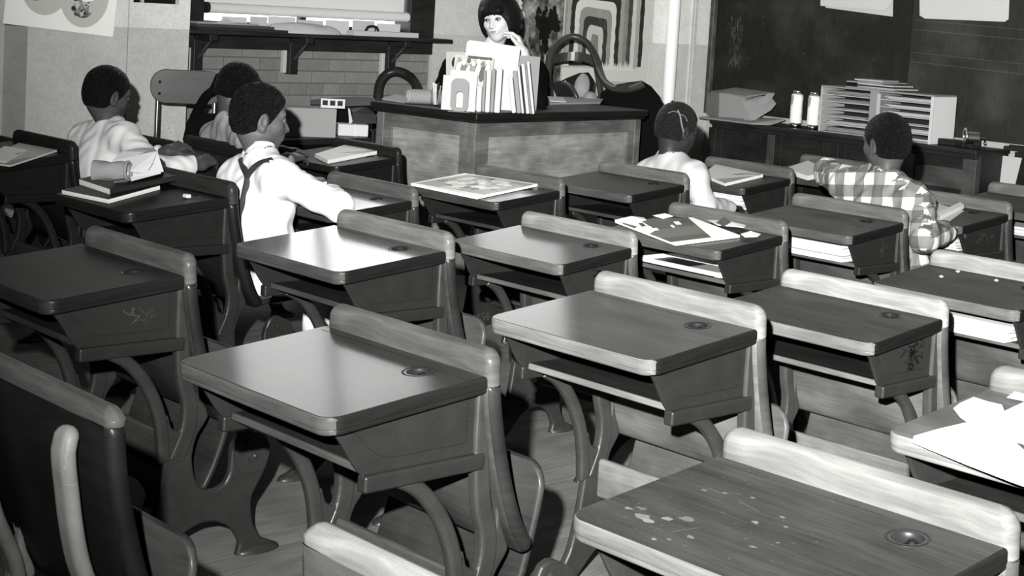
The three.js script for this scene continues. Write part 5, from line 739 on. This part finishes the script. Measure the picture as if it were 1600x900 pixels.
function hand(f, W, dir, nrm, thumb, s, curl) {
  const D = dir.clone().normalize(), N = nrm.clone().addScaledVector(D, -nrm.dot(D)).normalize(), L = D.clone().cross(N).normalize().multiplyScalar(thumb), len = [.92, 1, .95, .76], out = [.028, .0095, -.0095, -.027];
  for (let i = 0; i < 4; i++) {
    let p = W.clone().addScaledVector(D, (.082 - Math.abs(i - 1) * .004) * s).addScaledVector(L, out[i] * s).addScaledVector(N, .002 * s);
    f.cone(W.clone().addScaledVector(L, out[i] * .45 * s), p, .0165 * s, .0115 * s, .012 * s);
    let d = D.clone().addScaledVector(L, (1.5 - i) * .07).normalize(); const c = curl[i];
    [.04, .026, .021].forEach((l, j) => { const a = c * [.8, 1, .7][j], n = d.clone().multiplyScalar(Math.cos(a)).addScaledVector(N, -Math.sin(a)).normalize(), q = p.clone().addScaledVector(n, l * len[i] * s); f.cone(p, q, (.0098 - j * .0011) * s, (.0088 - j * .0011) * s, .0035 * s); N.copy(N); p = q; d = n; });
  }
  const t0 = W.clone().addScaledVector(D, .022 * s).addScaledVector(L, .022 * s), t1 = t0.clone().addScaledVector(D, .028 * s).addScaledVector(L, .022 * s).addScaledVector(N, -.012 * s), t2 = t1.clone().addScaledVector(D, .03 * s).addScaledVector(L, .006 * s).addScaledVector(N, -.012 * s), t3 = t2.clone().addScaledVector(D, .02 * s).addScaledVector(L, -.004 * s).addScaledVector(N, -.006 * s);
  f.cone(t0, t1, .016 * s, .0115 * s, .012 * s).cone(t1, t2, .0105 * s, .0095 * s, .004 * s).cone(t2, t3, .0095 * s, .008 * s, .004 * s);
}
function limbs(f, J, r, inflate, sleeves, o = {}) {   // torso and arms
  const mid = (a, b) => lerp(a, b, .5), H = mid(J.Hl, J.Hr), C = lerp(mid(J.Sl, J.Sr), H, .28), i = inflate;
  f.cone(J.Hl, J.Hr, r * 1.0 + i, r * 1.0 + i, .05);
  f.cone(H, C, r * 1.02 + i, r * 1.1 + i, .06);
  f.cone(lerp(lerp(J.Sl, J.Hl, .3), C, .35), lerp(lerp(J.Sr, J.Hr, .3), C, .35), r * .88 + i, r * .88 + i, .06);
  f.cone(lerp(lerp(J.Sl, J.Hl, .66), H, .25), lerp(lerp(J.Sr, J.Hr, .66), H, .25), r * .86 + i, r * .86 + i, .06);
  f.cone(lerp(J.Sl, J.Sr, .08), lerp(J.Sl, J.Sr, .92), r * .52 + i, r * .52 + i, .05);
  f.cone(J.N, lerp(J.N, J.Sl, .75), r * .5 + i * .6, r * .5 + i, .04).cone(J.N, lerp(J.N, J.Sr, .75), r * .5 + i * .6, r * .5 + i, .04);
  for (const q of ['l', 'r']) {
    const S = J['S' + q], E = J['E' + q], Wr = J['W' + q], end = lerp(E, Wr, sleeves);
    f.cone(S, E, r * .55 + i, r * .42 + i * 1.1, .035);
    if (sleeves > 0) f.cone(E, end, r * .42 + i * 1.1, r * .42 + (r * .29 - r * .42) * sleeves + i * 1.15, .02, { cut: sleeves < 1 || i > 0 });
  }
}
function person(name, label, J, o) {
  const t = thing(name, label, 'person'), s = o.s ?? .87, r = o.r ?? .074, H = headFrame(J.head, J.face, o.roll ?? 0, s);
  const hs = headSdf(H, J.N, o), body = new Sdf(); limbs(body, J, r, -.004, 1);
  body.cone(J.N, lerp(J.N, J.head, .3), .05 * s, .046 * s, .02);
  for (const q of ['l', 'r']) if (J['K' + q]) body.cone(J['H' + q], J['K' + q], r * .8, r * .6, .03).cone(J['K' + q], J['A' + q], r * .58, r * .36, .03).cone(J['A' + q], J['A' + q].clone().add(V(.1, -.03, 0)), r * .36, r * .34, .02);
  const hands = [];
  for (const q of ['l', 'r']) { const h = o.hands?.[q]; if (!h) continue; const hf = new Sdf(); hand(hf, J['W' + q], h.to.clone().sub(J['W' + q]), h.back ?? V(0, 1, 0), h.thumb, h.s ?? s * .92, h.curl ?? [.4, .45, .5, .6]); hf.cone(lerp(J['E' + q], J['W' + q], .8), J['W' + q], r * .31, r * .285, .02); hands.push(net(hf, .0034)); }
  part('body', [net(body, .012), net(hs, .0042 * s / .87), ...hands], o.skin, t);
  const out = { t, H, hs, body };
  for (const e of [-1, 1]) { const c = H.P(e * .031, .003, .0745), ey = part('eye', new THREE.SphereGeometry(.0118 * s, 18, 12).translate(c.x, c.y, c.z), o.woman ? M.eyeWhite : M.eyeDim, t), gz = (o.gaze ?? H.F).clone().normalize(), ic = c.clone().addScaledVector(gz, .0072 * s); part('iris', new THREE.SphereGeometry(.0068 * s, 14, 10).scale(1, 1, 1).translate(ic.x, ic.y, ic.z), M.iris, ey); }
  if (o.hair) part('hair', net(o.hair(H), .0044), o.hairMat ?? M.hair, t);
  if (o.top) { const f = new Sdf(); limbs(f, J, r, o.top.i ?? .011, o.top.sleeve ?? .9); f.ell(lerp(J.N, J.head, .18), [.05 * s + .006, .05, .05 * s + .006], undefined, .008, { sub: 1 }); f.fold = o.top.fold ?? .003; part(o.top.name ?? 'shirt', net(f, .0085), o.top.m, t); out.top = f; }
  if (o.legs) { const f = new Sdf(); f.cone(J.Hl, J.Hr, r + .012, r + .012, .05); for (const q of ['l', 'r']) f.cone(J['H' + q], J['K' + q], r * .8 + .012, r * .6 + .012, .04).cone(J['K' + q], lerp(J['K' + q], J['A' + q], .92), r * .6 + .012, r * .42 + .014, .03, { cut: 1 }); f.fold = .003; part(o.legs.name ?? 'trousers', net(f, .011), o.legs.m, t);
    for (const q of ['l', 'r']) { const A = J['A' + q], sh = new Sdf(); sh.ell(V(A.x + .06, .034, A.z), [.1, .033, .04], undefined, .02).cone(A, V(A.x, .05, A.z), .034, .04, .03); part('shoe', net(sh, .008), M.shoe, t); } }
  if (o.collar) { const n = J.N.clone().lerp(J.head, .12), ax = J.head.clone().sub(J.N).normalize(); const g = new THREE.CylinderGeometry(.05 * s, .062 * s, .032, 28, 1, true), q = new THREE.Quaternion().setFromUnitVectors(V(0, 1, 0), ax); const gi = new THREE.CylinderGeometry(.0475 * s, .0595 * s, .032, 28, 1, true); const ii = gi.index.array; for (let k = 0; k < ii.length; k += 3) { const w = ii[k + 1]; ii[k + 1] = ii[k + 2]; ii[k + 2] = w; } const rim = new THREE.TorusGeometry(.0487 * s, .002, 8, 28).rotateX(Math.PI / 2).translate(0, .016, 0); part('collar', boxUV(merged([g, gi, rim]).applyQuaternion(q).translate(n.x, n.y, n.z)), o.collar, t); }
  return out;
}
const seatJ = (x, z, w = .085, y = .415) => ({ Hl: V(x, y, z - w), Hr: V(x, y, z + w), Kl: V(x + .29, y - .005, z - w * 1.1), Kr: V(x + .29, y - .005, z + w * 1.1), Al: V(x + .3, .09, z - w * 1.1), Ar: V(x + .3, .09, z + w * 1.1) });
const shortHair = (o) => (H) => hairCap(H, o);
{
  const Wr = at(314, 257, 5.74), Wl = at(262, 236, 6.0);
  person('person', 'boy in a white pullover seen from behind, nearest to the closet door', { ...seatJ(2.87, -5.3), head: at(168, 148, 5.83), face: V(.95, -.22, -.02), N: at(172, 196, 5.83), Sl: at(128, 217, 5.95), Sr: at(199, 217, 5.72), El: at(210, 256, 6.05), Er: at(240, 262, 5.58), Wl, Wr },
    { skin: M.skin, hair: shortHair({}), top: { m: M.clothPale, sleeve: .82, name: 'pullover' }, legs: { m: M.trousersDark }, hands: { r: { to: at(346, 240, 5.86), back: V(-.2, .7, .6), thumb: -1, curl: [.5, .55, .6, .7] }, l: { to: at(294, 224, 6.05), back: V(-.3, .6, .3), thumb: 1, curl: [.7, .8, .8, .9] } } });
}
{
  const Wr = at(452, 248, 6.16), Wl = at(440, 236, 6.5);
  person('person', 'boy in a grey sweater, his head bent low, half hidden behind the boy in braces', { ...seatJ(3.6, -5.3), head: at(372, 140, 6.23), face: V(.9, -.45, .1), N: at(358, 190, 6.18), Sl: at(334, 214, 6.32), Sr: at(392, 216, 6.06), El: at(400, 245, 6.5), Er: at(420, 268, 5.98), Wl, Wr },
    { skin: M.skin, hair: shortHair({}), top: { m: M.clothGrey, sleeve: .9, fold: .005, name: 'sweater' }, legs: { m: M.trousersDark }, hands: { r: { to: at(490, 240, 6.3), back: V(-.2, .9, .3), thumb: -1, curl: [.35, .4, .4, .5] }, l: { to: at(478, 234, 6.55), back: V(0, 1, 0), thumb: 1 } } });
}
{
  const Wr = hitY(516, 301, .678), Wl = V(3.0, .672, -4.2);
  const C = person('person', 'boy in a white shirt with dark braces, turned to the right, elbow on his desk', { ...seatJ(2.78, -4.1, .085, .405), head: at(407, 184, 4.9), face: V(.93, -.12, .36), N: at(408, 243, 4.86), Sl: at(366, 278, 4.98), Sr: at(438, 278, 4.76), El: V(2.95, .67, -4.36), Er: at(530, 324, 4.7), Wl, Wr },
    { skin: M.skinMid, hair: shortHair({ rough: .0026, t: .011 }), top: { m: M.cloth, sleeve: .95 }, collar: M.cloth, legs: { m: M.trousers }, hands: { r: { to: hitY(500, 288, .68), back: V(-.2, 1, .2), thumb: -1, curl: [.5, .55, .6, .6] }, l: { to: V(3.07, .675, -4.12), back: V(-.1, 1, 0), thumb: 1, curl: [.7, .8, .8, .8] } } });
  const band = (pts) => { const P = pts.map((q) => seen(C.top, ...q, .002)); const c = new THREE.CatmullRomCurve3(P), g = new THREE.TubeGeometry(c, 30, .011, 10), p = g.attributes.position; for (let i = 0; i < p.count; i++) { const j = Math.floor(i / 11), ctr = c.getPointAt(Math.min(1, j / 30)), d = V(p.getX(i), p.getY(i), p.getZ(i)).sub(ctr), n = BF; d.addScaledVector(n, -d.dot(n) * .78); p.setXYZ(i, ctr.x + d.x, ctr.y + d.y, ctr.z + d.z); } g.computeVertexNormals(); return g; };
  part('braces', [band([[377, 249], [381, 262], [387, 277], [384, 295], [379, 318], [373, 345], [371, 362]]), band([[424, 251], [405, 257], [393, 267], [386, 280]])], M.strap, C.t);
  single('chalk_stick', rod(hitY(508, 299, .672), at(508, 284, hitY(508, 299, .672).sub(EYE).dot(BF)), .0055), M.white, 'white stick held up in the hand of the boy in braces', 'chalk');
}
{
  const G = person('person', 'girl in a pale top with parted hair, seen from behind', { ...seatJ(4.79, -4.1), head: at(1058, 202, 6.25), face: V(.93, -.2, .18), N: at(1046, 247, 6.24), Sl: at(1012, 272, 6.35), Sr: at(1086, 275, 6.13), El: at(1040, 310, 6.5), Er: at(1101, 322, 6.08), Wl: at(1075, 318, 6.65), Wr: at(1140, 326, 6.25) },
    { skin: mat(.02, { roughness: .5, specularIntensity: .3 }), hair: shortHair({ rough: .0018, nape: .085, nape2: .045 }), hairMat: mat(.012, { roughness: .4, specularIntensity: .4, bumpMap: T.curl, bumpScale: .008 }), top: { m: mat(.36, { roughness: .95, bumpMap: T.weave, bumpScale: .0008 }), sleeve: .95, name: 'top' }, legs: { m: M.trousersDark, name: 'skirt' }, hands: { r: { to: at(1165, 322, 6.4), back: V(0, 1, 0), thumb: -1 } } });
  const hf = hairCap(G.H, { rough: 0, nape: .085, nape2: .045 }), line = (pts, r) => tube(pts.map((q) => seen(hf, ...q, .0005)), r, 24, 6);
  part('hair_parting', [line([[1059, 172], [1063, 182], [1065, 194], [1068, 206]], .0034), line([[1044, 177], [1052, 174], [1061, 176]], .0015), line([[1062, 178], [1070, 182], [1074, 190]], .0015)], M.scalp, G.t);
  const q = (px, py) => at(px, py, 6.24); part('braid', tube([q(1056, 172), q(1055, 167), q(1052, 163), q(1050, 157)], .0045, 14, 8), M.hair, G.t);
}
{
  const plaid = canvasTex(256, 256, (x) => { x.fillStyle = '#d9d9d3'; x.fillRect(0, 0, 256, 256); x.fillStyle = 'rgba(60,60,58,.5)'; x.fillRect(0, 0, 128, 256); x.fillStyle = 'rgba(60,60,58,.5)'; x.fillRect(0, 0, 256, 128); x.fillStyle = 'rgba(246,246,240,.75)'; x.fillRect(128, 128, 128, 128); x.fillStyle = 'rgba(30,30,28,.18)'; for (let i = 0; i < 256; i += 4) { x.fillRect(i, 0, 1, 256); x.fillRect(0, i, 256, 1); } });
  plaid.wrapS = plaid.wrapT = THREE.RepeatWrapping; plaid.repeat.set(1 / .085, 1 / .085); plaid.rotation = .12;
  const pm = mat(.6, { map: plaid, roughness: .9, bumpMap: T.weave, bumpScale: .0008 });
  person('person', 'boy in a checked shirt, seen from behind with his head turned to the left', { ...seatJ(4.73, -3.08), head: at(1384, 224, 5.5), face: V(.22, -.14, -.96), N: at(1382, 276, 5.48), Sl: at(1318, 285, 5.62), Sr: at(1434, 318, 5.36), El: at(1292, 268, 5.85), Er: at(1444, 372, 5.28), Wl: at(1320, 296, 6.0), Wr: at(1480, 362, 5.42) },
    { skin: M.skin, hair: shortHair({ rough: .0016 }), top: { m: pm, sleeve: .95, i: .016, fold: .005 }, collar: pm, legs: { m: M.trousersDark }, hands: { r: { to: at(1504, 352, 5.52), back: V(0, 1, 0), thumb: -1 }, l: { to: at(1345, 300, 6.05), back: V(0, 1, 0), thumb: 1 } } });
}
{
  const c = at(779, 30, 8.15), f = BF.clone().multiplyScalar(-.9).addScaledVector(BR, -.36).addScaledVector(V(0, 1, 0), -.16), Wl = at(817, 82, 8.04), gaze = BF.clone().multiplyScalar(-.75).addScaledVector(BR, -.6).addScaledVector(V(0, 1, 0), -.2);
  const hairF = (H) => { const { P, s, B } = H, S = (...a) => a.map((q) => q * s), g = new Sdf();
    g.ell(P(0, .05, -.015), S(.102, .105, .115), B, .02).ell(P(-.07, -.015, -.015), S(.04, .085, .07), B, .04).ell(P(.07, -.015, -.015), S(.04, .085, .07), B, .04).ell(P(0, -.03, -.07), S(.08, .08, .06), B, .04);
    g.ell(P(-.004, -.05, .1), S(.071, .09, .112), B, .012, { sub: 1 }); g.cone(P(-.04, .05, .085), P(.04, .05, .085), .02 * s, .02 * s, .015).ell(P(0, -.1, .0), S(.05, .05, .09), B, .02, { sub: 1 }); g.rough = .0007; return g; };
  const W = person('person', 'woman teacher in a black jacket behind her desk, cheek resting on her hand', { head: c, face: f, N: at(767, 84, 8.17), Sr: at(709, 108, 8.2), Sl: at(835, 112, 8.25), Hr: V(5.38, .52, -6.62), Hl: V(5.68, .52, -6.55), Er: at(688, 158, 8.1), Wr: at(742, 164, 7.95), El: at(838, 158, 8.0), Wl, Kl: V(5.62, .5, -6.36), Kr: V(5.4, .5, -6.4), Al: V(5.62, .09, -6.42), Ar: V(5.42, .09, -6.45) },
    { woman: 1, s: .98, r: .098, roll: -.16, gaze, skin: M.skinPale, hair: hairF, hairMat: M.hairStraight, top: { m: M.clothBlack, sleeve: .72, name: 'jacket', i: .014, fold: .003 }, legs: { m: M.trousersDark, name: 'skirt' }, hands: { l: { to: at(806, 46, 8.04), back: BR.clone().multiplyScalar(.95).addScaledVector(BF, -.12), thumb: -1, s: .98, curl: [.75, .9, 1.0, 1.05] }, r: { to: at(762, 164, 7.9), back: V(0, 1, 0), thumb: -1, s: .98 } } });
  const { P, s } = W.H, T3 = (pts, r) => tube(pts.map((q) => P(...q)), r * s, 16, 6);
  part('lips', [T3([[-.02, -.0595, .089], [-.008, -.0555, .0955], [0, -.0568, .0965], [.008, -.0555, .0955], [.02, -.0595, .089]], .0032), T3([[-.018, -.0608, .089], [0, -.0655, .0955], [.018, -.0608, .089]], .0038)], M.lip, W.t);
  for (const e of [-1, 1]) { part('eyelid', T3([[e * .018, .0015, .0855], [e * .025, .0105, .0885], [e * .033, .012, .0878], [e * .042, .007, .0815], [e * .047, .0035, .0765]], .0023), M.black, W.t); part('eyebrow', T3([[e * .014, .026, .0885], [e * .03, .032, .0865], [e * .047, .026, .0755]], .0024), M.black, W.t); }
  const ax = lerp(Wl, at(838, 158, 8.0), .12); const br = new THREE.TorusGeometry(.03, .006, 8, 24).applyQuaternion(new THREE.Quaternion().setFromUnitVectors(V(0, 0, 1), Wl.clone().sub(at(838, 158, 8.0)).normalize())).translate(ax.x, ax.y, ax.z); part('bracelet', [br, ...[...Array(5)].map((_, i) => new THREE.SphereGeometry(.009, 10, 8).translate(ax.x + .028 * Math.cos(i * .5 - 2.2), ax.y - .004 * i, ax.z + .028 * Math.sin(i * .5 - .3)))], M.white, W.t);
}

single('stool', [new THREE.CylinderGeometry(.14, .14, .03, 28).translate(5.53, .405, -6.6), ...[0, 1, 2, 3].map((i) => rod(V(5.53 + .1 * Math.cos(i * 1.57 + .8), .4, -6.6 + .1 * Math.sin(i * 1.57 + .8)), V(5.53 + .12 * Math.cos(i * 1.57 + .8), .004, -6.6 + .12 * Math.sin(i * 1.57 + .8)), .016))], M.darkWood, 'dark stool the teacher sits on, hidden behind her desk', 'stool');
renderer.render(scene, camera);
